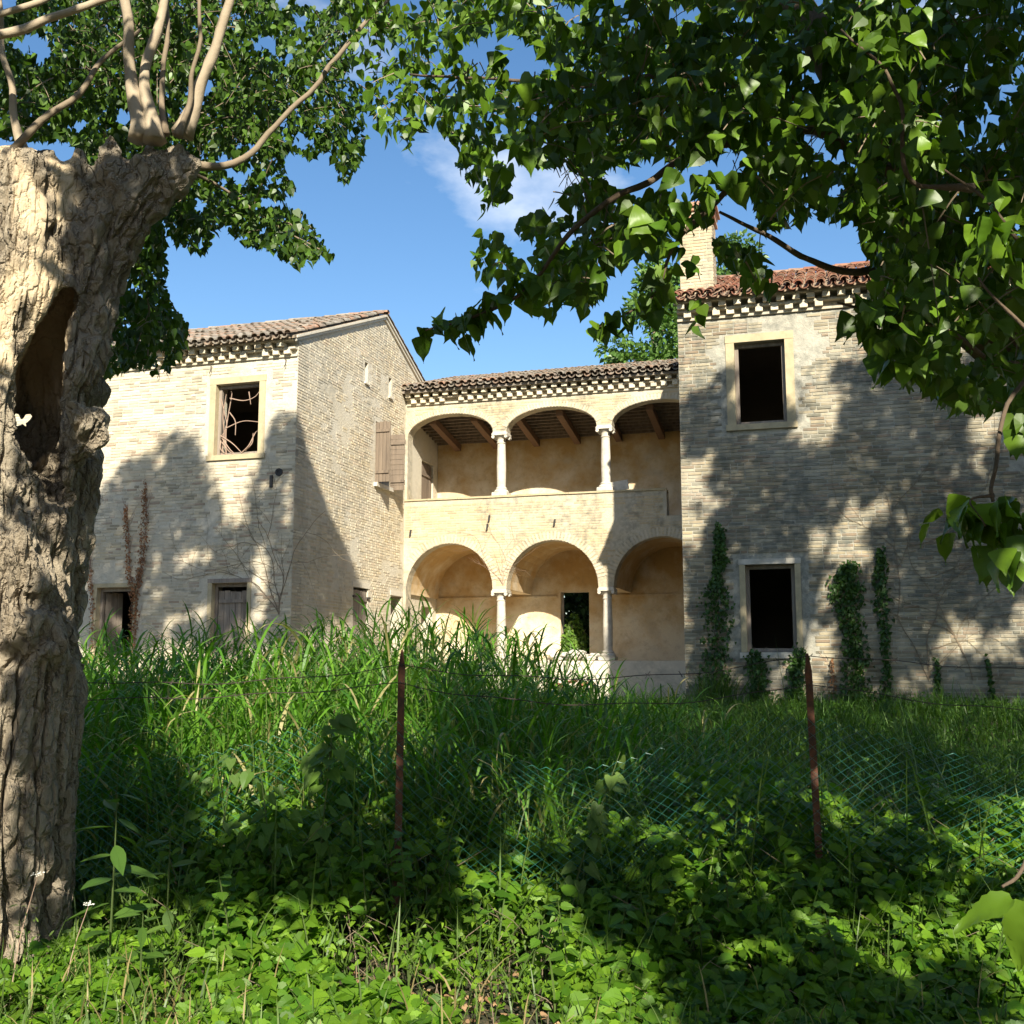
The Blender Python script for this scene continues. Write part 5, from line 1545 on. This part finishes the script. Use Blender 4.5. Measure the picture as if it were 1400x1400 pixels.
# broad-leaved ground cover in the foreground and up to the fence
FY = 6.3
def cover_h(x, y):
    base = np.interp(y, [4.3, 5.0, 5.6, 6.1, 6.6, 7.2, 8.2], [0.05, 0.12, 0.28, 0.55, 0.78, 0.80, 0.6])
    px_ = x / y
    b = np.interp(px_, [-0.40, -0.34, -0.30, -0.25, -0.14, -0.11, -0.06, 0.06, 0.12, 0.2, 0.26, 0.32, 0.5], [0.45, 0.45, 0.8, 0.95, 1.0, 1.1, 0.85, 0.65, 0.95, 1.25, 1.1, 0.95, 0.9])
    b = 1 + (b - 1) * np.clip((y - 5.0) / 1.2, 0, 1)
    return base * b * (0.65 + 0.7 * fbm(np.stack([x * 2.2, y * 2.2, x * 0], -1), 81, 3))
def cover(n, ylo, yhi, kind, size, ca, cb, rng, tilt=0.45, thr=0.0, mask_seed=83):
    y = rng.uniform(ylo, yhi, n); x = rng.uniform(-0.52, 0.54, n) * y
    bare = fbm(np.stack([x * 1.6, y * 2.2, x * 0], -1), mask_seed, 3)
    ok = (bare > thr + 0.10 * np.clip((5.35 - y) / 0.6, 0, 1)) & (np.hypot(x + 2.82, y - 5.92) > 0.56)
    x, y = x[ok], y[ok]; n = len(x)
    h = cover_h(x, y)
    P = np.stack([x, y, gz(x, y) + h * (1 - 0.75 * rng.random(n) ** 2.2)], -1)
    D = rng.normal(0, 1, (n, 3)); D[:, 2] = -0.35 + 0.25 * rng.normal(0, 1, n); D[:, 1] -= 0.35
    N = rng.normal(0, tilt, (n, 3)) + np.array([0, -0.35, 1.0])
    return P, D, N, rng.uniform(size[0], size[1], n), greens(n, ca, cb, 0.28, rng)
P, D, N, S, C = cover(25000, 4.35, 8.2, 'ovate', (0.035, 0.12), (0.05, 0.135, 0.008), (0.14, 0.255, 0.016), rngG, 0.42, 0.36)
_, _, dd = topx(P); px, py, _ = topx(P)
vis = np.where((px > 20) & (px < 1380) & (py > 1150) & (py < 1390))[0]
pick = vis[np.argsort(-(S[vis] / dd[vis]) - 0.004 * (P[vis, 2] - gz(P[vis, 0], P[vis, 1])))[:300]]
rest = np.ones(len(P), bool); rest[pick] = False
T = link('ground_cover', leaf_mesh('ground_cover', P[rest], D[rest], N[rest], S[rest], 'ovate', C[rest]), M['weed'])
tag(T, 'broad-leaved weeds and brambles carpeting the foreground up to the fence', 'undergrowth', None, 'stuff')
leaf_singles(T, P, D, N, S, C, 'ovate', M['weed'], pick, 12)
P, D, N, S, C = cover(18000, 4.35, 8.2, 'simple', (0.02, 0.045), (0.065, 0.145, 0.010), (0.16, 0.265, 0.02), rngG, 0.6, 0.33, 87)
o = link('small_leaves', leaf_mesh('small_leaves', P, D, N, S, 'heart', C), M['weed'], T); tag(o, kind='stuff')
# bramble stalks under the leaves
m = MB()
for i in range(300):
    y = rngG.uniform(4.6, 7.4); x = rngG.uniform(-0.5, 0.5) * y
    h = float(cover_h(np.array([x]), np.array([y]))[0]); g = float(gz(x, y)); a = rngG.uniform(0, 6.28); L = h * 1.2
    if math.hypot(x + 2.82, y - 5.92) < 0.6: continue
    m.tube(curve([(x, y, g - 0.02), (x + 0.15 * L * math.cos(a), y + 0.15 * L * math.sin(a), g + 0.6 * h), (x + 0.6 * L * math.cos(a), y + 0.6 * L * math.sin(a), g + h * 0.95)], 3), np.linspace(0.003, 0.0015, 7), 4, False)
o = m.build('stalks', M['twig'], T); tag(o, kind='stuff')
# grass blades poking out of the cover
n = 5200
y = rngG.uniform(4.4, 7.6, n); x = rngG.uniform(-0.5, 0.5, n) * y
w_ = np.where(x / y < -0.27, 1.0, 0.35)
w_ = np.where((x / y > -0.14) & (x / y < 0.10) & (y > 6.3), 1.0, w_)
ok = (rngG.random(n) < w_) & (np.hypot(x + 2.82, y - 5.92) > 0.58); x, y = x[ok], y[ok]; n = len(x)
P = np.stack([x, y, gz(x, y)], -1)
Lb = cover_h(x, y) * rngG.uniform(1.0, 1.9, n) + 0.10
C = greens(n, (0.07, 0.13, 0.025), (0.13, 0.19, 0.05), 0.25, rngG)
dry = (rngG.random(n) < 0.25) & (y < 5.3); C[dry] = (0.33, 0.26, 0.12)
o = link('grass_blades', blades_mesh('grass_blades', P, rngG.uniform(0, 6.28, n), Lb, rngG.uniform(0.005, 0.011, n), rngG.uniform(0, 0.4, n), C, 5, rngG.uniform(0.2, 1.6, n), rngG), M['grass'], T); tag(o, kind='stuff')
# dead leaves and bits of stick on the bare soil
n = 1500
y = rngG.uniform(4.4, 6.0, n); x = rngG.uniform(-0.5, 0.5, n) * y
P = np.stack([x, y, gz(x, y) + 0.012 + 0.02 * rngG.random(n)], -1)
D = rngG.normal(0, 1, (n, 3)); D[:, 2] *= 0.15; N = rngG.normal(0, 0.35, (n, 3)) + np.array([0, 0, 1])
o = link('leaf_litter', leaf_mesh('leaf_litter', P, D, N, rngG.uniform(0.025, 0.06, n), 'ovate', greens(n, (0.30, 0.18, 0.09), (0.45, 0.33, 0.2), 0.4, rngG)), M['deadleaf'])
tag(o, 'dry brown leaf litter on the bare foreground soil', 'leaf litter', None, 'stuff')

# ------------------------------------------------------------------ fence
FE = empty('fence', (0, FY, 0)); FO = np.array([0, FY, 0.0])
tag(FE, 'rusty-posted fence of sagging green chain link and barbed wire', 'fence')
POSTS = [-2.98, -0.638, 1.716, 4.07]
for i, x in enumerate(POSTS):
    g = float(gz(x, FY)); top = [1.66, 1.69, 1.67, 1.68][i]
    lean = [0.02, 0.006, -0.02, 0.01][i]
    m = MB()
    for (a, b, c, d) in ((-0.020, 0.020, -0.024, -0.018), (-0.003, 0.003, -0.0178, 0.026)):
        zt = top - 0.10
        vs = [(x + q + lean * (z - 0.8), FY + p, z) for z in (g - 0.2, zt) for p in (c, d) for q in (a, b)]
        vs += [(x + 0.5 * (a + b) + (q - 0.5 * (a + b)) * 0.25 + lean * (top - 0.8), FY + p, top) for p in (c, d) for q in (a, b)]
        m.add(vs, [(0, 2, 3, 1), (0, 1, 5, 4), (2, 6, 7, 3), (0, 4, 6, 2), (1, 3, 7, 5), (4, 5, 9, 8), (6, 10, 11, 7), (4, 8, 10, 6), (5, 7, 11, 9), (8, 9, 11, 10)])
    m.build('post', M['rust'], FE, FO)
# chain link: interwoven zigzag wires, sagging away from its posts
p_ = 0.040
m = MB()
def mesh_pt(x, z):
    w = 0.5 - 0.5 * math.cos(2 * math.pi * (x - POSTS[1]) / (POSTS[2] - POSTS[1]))
    tz = (z - 0.2) / 1.2
    sagz = -(0.10 + 0.13 * w + 0.09 * math.sin(x * 2.7 + 1)) * tz ** 2
    return (x + 0.03 * math.sin(z * 3 + x * 1.7), FY - 0.034 - 0.06 * w * math.sin(tz * 2.6) + 0.015 * math.sin(5 * x + 3 * z), z + sagz + float(gz(x, FY)))
x = POSTS[0]; i = 0
nz_ = 36
while x < POSTS[3]:
    pts_ = []
    for k in range(nz_ + 1):
        side = (k + i) % 2
        pts_.append(mesh_pt(x + side * p_ * (1 if i % 2 == 0 else 1), 0.12 + k * p_ * 0.84))
    if i % 2: pass
    m.tube(pts_, 0.0016, 3, False)
    x += p_; i += 1
o = m.build('chain_link', M['wire'], FE, FO); tag(o, kind='stuff')
def wire(zs, sag, seed, y_off=-0.03):
    rnd = random.Random(seed)
    m = MB()
    for a, b in zip(range(3), range(1, 4)):
        xs = np.linspace(POSTS[a], POSTS[b], 26)
        t = (xs - xs[0]) / (xs[-1] - xs[0])
        z = zs[a] * (1 - t) + zs[b] * t - sag[a] * 4 * t * (1 - t) + 0.008 * np.sin(xs * 9 + seed)
        P_ = np.stack([xs, np.full(26, FY + y_off) + 0.02 * np.sin(xs * 5), z], -1)
        m.tube(P_, 0.0026, 4, False)
        for q in P_[1::2]:
            for s in range(2):
                d = np.array([rnd.uniform(-1, 1), rnd.uniform(-1, 1), rnd.uniform(-1, 1)]) * 0.022
                m.tube([q - d, q + d], 0.0016, 3, False)
    return m.build('barbed_wire', M['barbed'], FE, FO)
wire([1.56, 1.60, 1.66, 1.54], [0.08, 0.10, 0.02], 1); wire([1.42, 1.50, 1.50, 1.36], [0.04, 0.12, 0.08], 2)

# ------------------------------------------------------------------ single plants
def herb(name, px, py, y, h, nl, L, W, kind, label, cat, ca, cb, seed, lean=(0, 0), clim=None, group=None, pairs=True, mat='weed'):
    """upright plant: stem, each leaf its own part"""
    rng = np.random.default_rng(seed)
    b = at(px, py, y); g = float(gz(b[0], y)); base = np.array([b[0], y, g])
    T = empty(name, base); tag(T, label, cat, group)
    st = curve([(0, 0, -0.05), (lean[0] * 0.3, lean[1] * 0.3, h * 0.4), (lean[0] * 0.7, lean[1] * 0.7, h * 0.75), (lean[0], lean[1], h)], 6)
    m = MB(); m.tube(st, np.linspace(0.007, 0.002, len(st)), 6, True); m.cur = (0.08, 0.13, 0.03)
    o = m.build('stem', M['grass'], T, col=True)
    o.data.color_attributes['col'].data.foreach_set('color', np.tile([0.09, 0.13, 0.04, 1], len(o.data.vertices)).astype(np.float32))
    P, D, N, S = [], [], [], []
    for i in range(nl):
        t = (i + 1) / nl if not clim else rng.uniform(0.05, 1)
        t = 0.15 + 0.85 * t
        p = st[min(len(st) - 1, int(t * (len(st) - 1)))]
        a = i * 2.4 + rng.uniform(-0.3, 0.3)
        P.append(p + np.array([math.cos(a), math.sin(a), 0]) * (0.01 if not clim else clim * rng.random())); D.append([math.cos(a), math.sin(a), rng.uniform(-0.5, 0.35) if not clim else rng.uniform(-1.4, -0.2)])
        N.append([rng.normal(0, 0.2), -0.25 + rng.normal(0, 0.2) - (0.8 if clim else 0), 1]); S.append(L * (1.0 - 0.45 * t if not clim else 1) * rng.uniform(0.75, 1.1))
    P, D, N, S = map(np.array, (P, D, N, S))
    if name == 'umbel': pass
    leaf_singles(T, P, D, N, S, greens(nl, ca, cb, 0.2, rng), kind, M[mat], list(range(nl)), 8)
    return T
herb('tall_weed', 150, 1300, 5.42, 0.95, 17, 0.32, 0, 'lance', 'upright long-leaved weed standing right of the hollow trunk', 'plant', (0.055, 0.115, 0.02), (0.08, 0.15, 0.026), 91)
herb('leafy_weed', 192, 1330, 5.15, 0.45, 13, 0.22, 0, 'lance', 'short leafy weed growing at the foot of the taller weed', 'plant', (0.07, 0.14, 0.02), (0.10, 0.17, 0.03), 92)
herb('climbing_vine', 430, 1200, 6.12, 1.35, 46, 0.105, 0, 'heart', 'heart-leaved bindweed climbing the fence left of the rusty pointed post', 'vine', (0.06, 0.13, 0.018), (0.11, 0.19, 0.03), 93, (0.08, 0.05), 0.13)
herb('climbing_vine', 385, 1200, 6.05, 1.05, 34, 0.09, 0, 'heart', 'low tangle of bindweed beside the taller climbing vine', 'vine', (0.06, 0.13, 0.018), (0.11, 0.19, 0.03), 94, (-0.15, 0.05), 0.16)
herb('climbing_vine', 762, 1210, 6.2, 1.15, 26, 0.10, 0, 'heart', 'slanting bindweed with pale leaves on the mesh between the two posts', 'vine', (0.08, 0.15, 0.03), (0.14, 0.21, 0.05), 95, (0.36, 0.03), 0.07)
herb('climbing_vine', 290, 1180, 6.3, 1.1, 40, 0.08, 0, 'heart', 'small-leaved creeper over the mesh near the tree trunk', 'vine', (0.05, 0.11, 0.016), (0.09, 0.16, 0.025), 96, (0.1, 0.0), 0.25)
herb('grass_weed', 225, 1330, 5.7, 0.75, 9, 0.30, 0, 'lance', 'thin grassy weed with drooping narrow blades between trunk and vines', 'plant', (0.08, 0.14, 0.04), (0.11, 0.17, 0.05), 97)
rngN = np.random.default_rng(171)
for i in range(22):
    px_ = [505, 535, 560, 590, 618, 300, 350, 660, 720, 840, 880, 930, 1000, 1060, 245, 410, 470, 780, 1150, 1230, 325, 960][i]
    y_ = rngN.uniform(5.75, 6.15) if i < 5 else rngN.uniform(5.2, 6.1)
    herb('nettle', px_, 1250, y_, (rngN.uniform(0.6, 0.8) if i < 5 else rngN.uniform(0.28, 0.62)), 16, rngN.uniform(0.09, 0.13), 0, 'ovate', 'upright nettle-like weed with toothed leaves among the ground cover', 'plant', (0.06, 0.14, 0.012), (0.11, 0.21, 0.02), 300 + i, (rngN.uniform(-0.12, 0.12), rngN.uniform(-0.1, 0.05)), None, 'nettle-like weeds in front of the fence')
# white umbel flowers by the trunk
for (px_, py_, y_, hh_, lb) in ((122, 1235, 5.2, 0.52, 'tiny white flower umbel leaning in front of the trunk foot'), (52, 1195, 5.15, 0.62, 'pale feathery weed with white flower head against the trunk')):
    b = at(px_, py_, y_); g = float(gz(b[0], y_)); T = empty('wild_flower', (b[0] - 0.10, y_, g)); tag(T, lb, 'flower')
    h = b[2] - g
    m = MB(); m.tube(curve([(0, 0, -0.03), (0.03, 0, h * 0.5), (0.10, 0, h)], 5), np.linspace(0.003, 0.0015, 11), 5, True); m.build('stem', M['dry'], T)
    m = MB()
    for k in range(20):
        a, r_ = random.uniform(0, 6.28), 0.03 * math.sqrt(random.random()); c = np.array([0.10 + r_ * math.cos(a), r_ * math.sin(a), h + random.uniform(-0.006, 0.008)])
        m.obox(c, (0.0025, 0, 0.001), (0, 0.0025, 0), (0, 0, 0.0015))
    tag(m.build('flower_head', M['petal'], T), kind='stuff')
    n = 60; rr = np.random.default_rng(int(px_)); P = np.stack([rr.normal(0.05, 0.05, n), rr.normal(0, 0.05, n), rr.uniform(0.05, h * 0.8, n)], -1)
    D = rr.normal(0, 1, (n, 3)); N = rr.normal(0, 0.5, (n, 3)) + np.array([0, -0.2, 1])
    tag(link('leaves', leaf_mesh('leaves', P, D, N, rr.uniform(0.02, 0.05, n), 'lance', greens(n, (0.09, 0.15, 0.03), (0.13, 0.18, 0.04), 0.2, rr)), M['weed'], T), kind='stuff')

# ------------------------------------------------------------------ ivy and dry creepers on the walls (coordinates on the wall: u along, z up)
def wall_point(px, py, n=0.0):
    return ray_plane(np.array([px], float), np.array([py], float), O + NV * n, NV)[0]
def ivy(path, wid, n0, label, seed, ca, cb, size=(0.05, 0.09), mat='ivy', name='ivy', cat='ivy', group=None, depth=0.10):
    n = int(n0 * 2.2)
    rng = np.random.default_rng(seed)
    W = np.array([wall_point(*p) for p in path])
    foot = W[0].copy(); foot[2] = float(gz(foot[0], foot[1]))
    T = empty(name, foot - NV * 0.03); off = foot - NV * 0.03
    tag(T, label, cat, group)
    c = curve(np.vstack([foot, W]) if W[0][2] > foot[2] + 0.05 else W, 8)
    m = MB(); m.tube(c - NV * 0.012, np.linspace(0.016, 0.005, len(c)), 5, True)
    for k in range(int(5 + n / 60)):
        i = rng.integers(2, len(c)); e = c[i] + UV * rng.normal(0, 0.12) + np.array([0, 0, rng.uniform(0.1, 0.3)])
        m.tube([c[max(0, i - 2)] - NV * 0.012, e - NV * 0.012], 0.004, 3, False)
    tag(m.build('stem', M['dry'] if mat == 'deadleaf' else M['twig'], T, off), kind='stuff')
    t = rng.random(n); s = t * (len(c) - 1.001); i = s.astype(int); fr = (s - i)[:, None]
    P = c[i] * (1 - fr) + c[i + 1] * fr
    w = np.interp(t, np.linspace(0, 1, len(wid)), wid)
    P = P + UV * ((rng.uniform(-0.36, 0.36, n) + rng.normal(0, 0.12, n)) * w * (0.45 + 1.3 * fbm(np.stack([t * 9, t * 0 + seed, t * 0], -1), seed, 2)))[:, None] - NV * (0.02 + depth * rng.random(n))[:, None] + np.array([0, 0, 1.0]) * rng.normal(0, 0.06, n)[:, None]
    N = -NV[None] + rng.normal(0, 0.4, (n, 3)) + np.array([0, 0, 0.25]); D = rng.normal(0, 0.6, (n, 3)) + np.array([0, 0, -0.9])
    tag(link('foliage', leaf_mesh('foliage', P - off, D, N, rng.uniform(size[0], size[1], n), 'ivy', greens(n, ca, cb, 0.3, rng)), M[mat], T), kind='stuff')
GA, GB = (0.025, 0.065, 0.010), (0.05, 0.11, 0.016)
ivy([(975, 960), (982, 870), (980, 800), (984, 760), (983, 722)], [0.55, 0.5, 0.4, 0.3, 0.1], 620, 'tall ivy column on the wall left of the lower dark window', 101, GA, GB)
ivy([(1172, 965), (1170, 900), (1160, 830), (1156, 790), (1162, 775)], [0.75, 0.55, 0.5, 0.55, 0.15], 760, 'broad bushy ivy climbing the wall right of the lower dark window', 102, GA, GB)
ivy([(1212, 960), (1210, 880), (1205, 800), (1204, 752)], [0.2, 0.18, 0.22, 0.1], 320, 'narrow ivy strand climbing beside the broad bushy ivy', 103, GA, GB)
ivy([(1040, 955), (1036, 915), (1032, 893)], [0.4, 0.35, 0.25], 260, 'ivy under the left end of the lower window sill', 104, GA, GB)
ivy([(1088, 955), (1090, 915), (1092, 890)], [0.45, 0.35, 0.25], 280, 'ivy under the right end of the lower window sill', 105, GA, GB)
ivy([(1284, 965), (1281, 930), (1280, 905)], [0.12, 0.12, 0.06], 70, 'small young ivy shoot alone at the foot of the house wall', 106, GA, GB)
ivy([(1362, 975), (1354, 935), (1349, 900)], [0.10, 0.12, 0.06], 70, 'young ivy shoot near the wall foot towards the corner away from the loggia', 107, GA, GB)
ivy([(1137, 960), (1139, 925), (1137, 900)], [0.12, 0.1, 0.05], 60, 'reddish dead ivy strand low on the wall by the bushy ivy', 108, (0.16, 0.07, 0.03), (0.24, 0.12, 0.05), (0.03, 0.05), 'deadleaf', 'dead_ivy')
ivy([(128, 840), (124, 780), (122, 720), (121, 685)], [0.12, 0.12, 0.12, 0.06], 170, 'dry rust-brown creeper strand on the cream wall next to the hollow trunk', 109, (0.30, 0.13, 0.05), (0.40, 0.20, 0.08), (0.03, 0.055), 'deadleaf', 'dry_creeper', 'creeper')
ivy([(186, 830), (178, 780), (176, 730), (174, 690)], [0.10, 0.14, 0.12, 0.06], 200, 'shorter of the two joined dry brown creepers above the lower window', 110, (0.26, 0.10, 0.04), (0.36, 0.17, 0.07), (0.03, 0.055), 'deadleaf', 'dry_creeper', 'creeper')
ivy([(186, 830), (194, 780), (200, 720), (200, 662)], [0.12, 0.2, 0.2, 0.08], 300, 'taller of the two joined dry brown creepers above the lower window', 111, (0.22, 0.09, 0.04), (0.32, 0.15, 0.06), (0.03, 0.055), 'deadleaf', 'dry_creeper', 'creeper')

def bare_creeper(name, n, starts, spread, up, gen, r0, label, mat, seed, plane_n, jitter=0.16):
    """leafless creeper stems fanning out on a wall"""
    rng = np.random.default_rng(seed)
    W0 = ray_plane(np.array([starts[0][0]], float), np.array([starts[0][1]], float), O + NV * plane_n, NV)[0]
    off = W0 - NV * 0.02
    T = empty(name, off); tag(T, label, 'creeper')
    m = MB()
    def grow(p, d, L, r, g):
        pts_ = [p]
        k = max(3, int(L / 0.12))
        for _ in range(k):
            d = d + rng.normal(0, jitter, 2); d /= np.linalg.norm(d)
            p = p + UV * d[0] * L / k + np.array([0, 0, d[1] * L / k])
            pts_.append(p)
        m.tube(np.array(pts_), np.linspace(r, r * 0.45, len(pts_)), 4, False)
        if g > 0:
            for _ in range(rng.integers(2, 5)):
                i = rng.integers(1, len(pts_)); a = rng.choice([-1, 1]) * rng.uniform(0.3, 1.1)
                c_, s_ = math.cos(a), math.sin(a)
                grow(pts_[i], np.array([d[0] * c_ - d[1] * s_, d[0] * s_ + d[1] * c_]), L * rng.uniform(0.4, 0.75), r * 0.6, g - 1)
    for (px_, py_) in starts:
        W = ray_plane(np.array([px_], float), np.array([py_], float), O + NV * plane_n, NV)[0] - NV * 0.016
        for _ in range(n):
            grow(W, np.array([rng.normal(0, spread), 1.0]), up * rng.uniform(0.6, 1.0), r0, gen)
    tag(m.build('stems', M[mat], T, off), kind='stuff')
bare_creeper('bare_creeper', 5, [(688, 800)], 0.5, 1.8, 2, 0.0045, 'leafless creeper fanning over the parapet above a lower loggia column', 'dry', 121, NF)
bare_creeper('bare_creeper', 5, [(382, 840)], 0.4, 3.2, 2, 0.009, 'dark leafless creeper spreading up the cream house corner below the window', 'twig', 122, 0.0)
bare_creeper('bare_creeper', 2, [(1270, 930), (1330, 930)], 0.25, 4.2, 2, 0.010, 'thin bare creeper stems running up the shaded wall away from the windows', 'twig', 123, 0.0)
# dry vine tangled in the open upper window of the left house
rngV = np.random.default_rng(131)
T = empty('dry_vine', vw(-9.9, 0.10, 6.06)); off = vw(-9.9, 0.10, 6.06); tag(T, 'dry pale vine stems tangled in the open upper window', 'vine')
m = MB()
a, b, z0_, z1_ = LU
segs = [[(a + .12, z0_ + .02), (a + .16, z0_ + .5), (a + .12, z0_ + .9), (a + .2, z1_ - .2)], [(a + .1, z0_ + .45), (a + .35, z0_ + .28), (a + .62, z0_ + .03)], [(a + .1, z0_ + .42), (a + .3, z0_ + .16), (a + .45, z0_ + .02)],
        [(a + .22, z0_ + .03), (a + .2, z0_ + .6), (a + .3, z1_ - .25), (a + .32, z1_ - .15)], [(a + .6, z0_ + .05), (a + .8, z0_ + .2), (a + .9, z0_ + .48), (b - .03, z0_ + .5)], [(a + .7, z0_ + .1), (a + .86, z0_ + .25), (a + .88, z0_ + .46)],
        [(a + .3, z1_ - .3), (a + .6, z1_ - .36), (a + .85, z1_ - .3), (b - .06, z1_ - .15)], [(a + .74, z1_ - .18), (a + .77, z1_ - .45)], [(a + .2, z0_ + .62), (a + .6, z0_ + .75), (b - .03, z0_ + .7)], [(a + .3, z0_ + .95), (a + .42, z0_ + .75), (a + .43, z0_ + .45)],
        [(a + .08, z0_ + .35), (a + .12, z0_ + .15), (a + .26, z0_ + .02)], [(a + .14, z0_ + .3), (a + .3, z0_ + .1), (a + .5, z0_ + .0)], [(a + .08, z1_ - .3), (a + .14, z1_ - .6), (a + .2, z1_ - .9), (a + .08, z0_ + .4)]]
for sg in segs:
    c = curve([vw(u, 0.10 + rngV.uniform(-0.04, 0.05), z) for u, z in sg], 6)
    m.tube(c, np.linspace(0.014, 0.007, len(c)), 5, True)
tag(m.build('stems', M['dry'], T, off), kind='stuff')
# tall grass clump at the wall by the ivy
rngC = np.random.default_rng(141)
c0 = wall_point(985, 940) - NV * 0.35; c0[2] = float(gz(c0[0], c0[1]))
T = empty('grass_clump', c0); tag(T, 'tall grass clump at the foot of the ivy by the house corner', 'grass')
n = 220
P = np.stack([rngC.normal(0, 0.22, n), rngC.normal(0, 0.12, n), np.zeros(n)], -1)
tag(link('blades', blades_mesh('blades', P, rngC.uniform(0, 6.28, n), rngC.uniform(0.5, 1.05, n), rngC.uniform(0.010, 0.018, n), rngC.uniform(0, 0.25, n), greens(n, (0.06, 0.12, 0.02), (0.11, 0.18, 0.04), 0.25, rngC), 6, rngC.uniform(0.3, 1.5, n), rngC), M['grass'], T), kind='stuff')

# ------------------------------------------------------------------ rubble on the loggia edge and a stone in the grass
def stone(mb, c, r, rng):
    ph = [(a, b) for b in (-0.9, -0.35, 0.3, 0.85) for a in range(6)]
    vs = []
    for a, b in ph:
        q = math.sqrt(max(0.05, 1 - b * b)); k = rng.uniform(0.7, 1.15)
        vs.append((c[0] + r[0] * q * math.cos(a * 1.047 + b) * k, c[1] + r[1] * q * math.sin(a * 1.047 + b) * k, c[2] + r[2] * b * rng.uniform(0.8, 1.1)))
    fs = [(i * 6 + k, i * 6 + (k + 1) % 6, (i + 1) * 6 + (k + 1) % 6, (i + 1) * 6 + k) for i in range(3) for k in range(6)] + [(5, 4, 3, 2, 1, 0), (18, 19, 20, 21, 22, 23)]
    mb.add(vs, fs)
rngB = np.random.default_rng(151)
rv = Matrix.Rotation(-TH, 4, 'Z')
for i in range(22):
    u_, n_ = rngB.uniform(-4.1, -2.95), rngB.uniform(NF + 0.05, NF + 0.6)
    r_ = rngB.uniform(0.07, 0.17); lay = 0.13 * (i % 2) * (1 - abs(u_ + 3.5))
    m = MB(); stone(m, (0, 0, 0), (r_ * 1.3, r_, r_ * 0.65), rngB)
    o = m.build('rubble_stone', M['rubble']); o.location = vw(u_, n_, 1.70 + r_ * 0.6 + max(0, lay)); o.rotation_euler = (0, 0, rngB.uniform(0, 6))
    tag(o, 'white plaster rubble lump heaped at the sunlit loggia edge beside the lower column', 'rubble', 'rubble heaped on the loggia edge')
for i in range(7):
    u_ = rngB.uniform(-4.0, -2.9)
    m = MB(); m.box(-0.12, 0.12, -0.06, 0.06, -0.035, 0.035, 0.006)
    o = m.build('fallen_brick', M['redbrick']); o.location = vw(u_, NF - 0.35 - 0.1 * rngB.random(), 1.0 + 0.22 * rngB.random()); o.rotation_euler = (rngB.uniform(-.3, .3), rngB.uniform(-.3, .3), rngB.uniform(0, 3))
    tag(o, 'loose red brick lying in the grass under the loggia edge', 'brick', 'loose bricks under the loggia')
b = at(275, 1352, 4.95)
m = MB(); stone(m, (0, 0, 0), (0.09, 0.06, 0.035), rngB); o = m.build('stone', M['rubble']); o.location = (b[0], 4.95, float(gz(b[0], 4.95)) + 0.05)
tag(o, 'flat pale stone lying among the foreground weeds', 'stone')
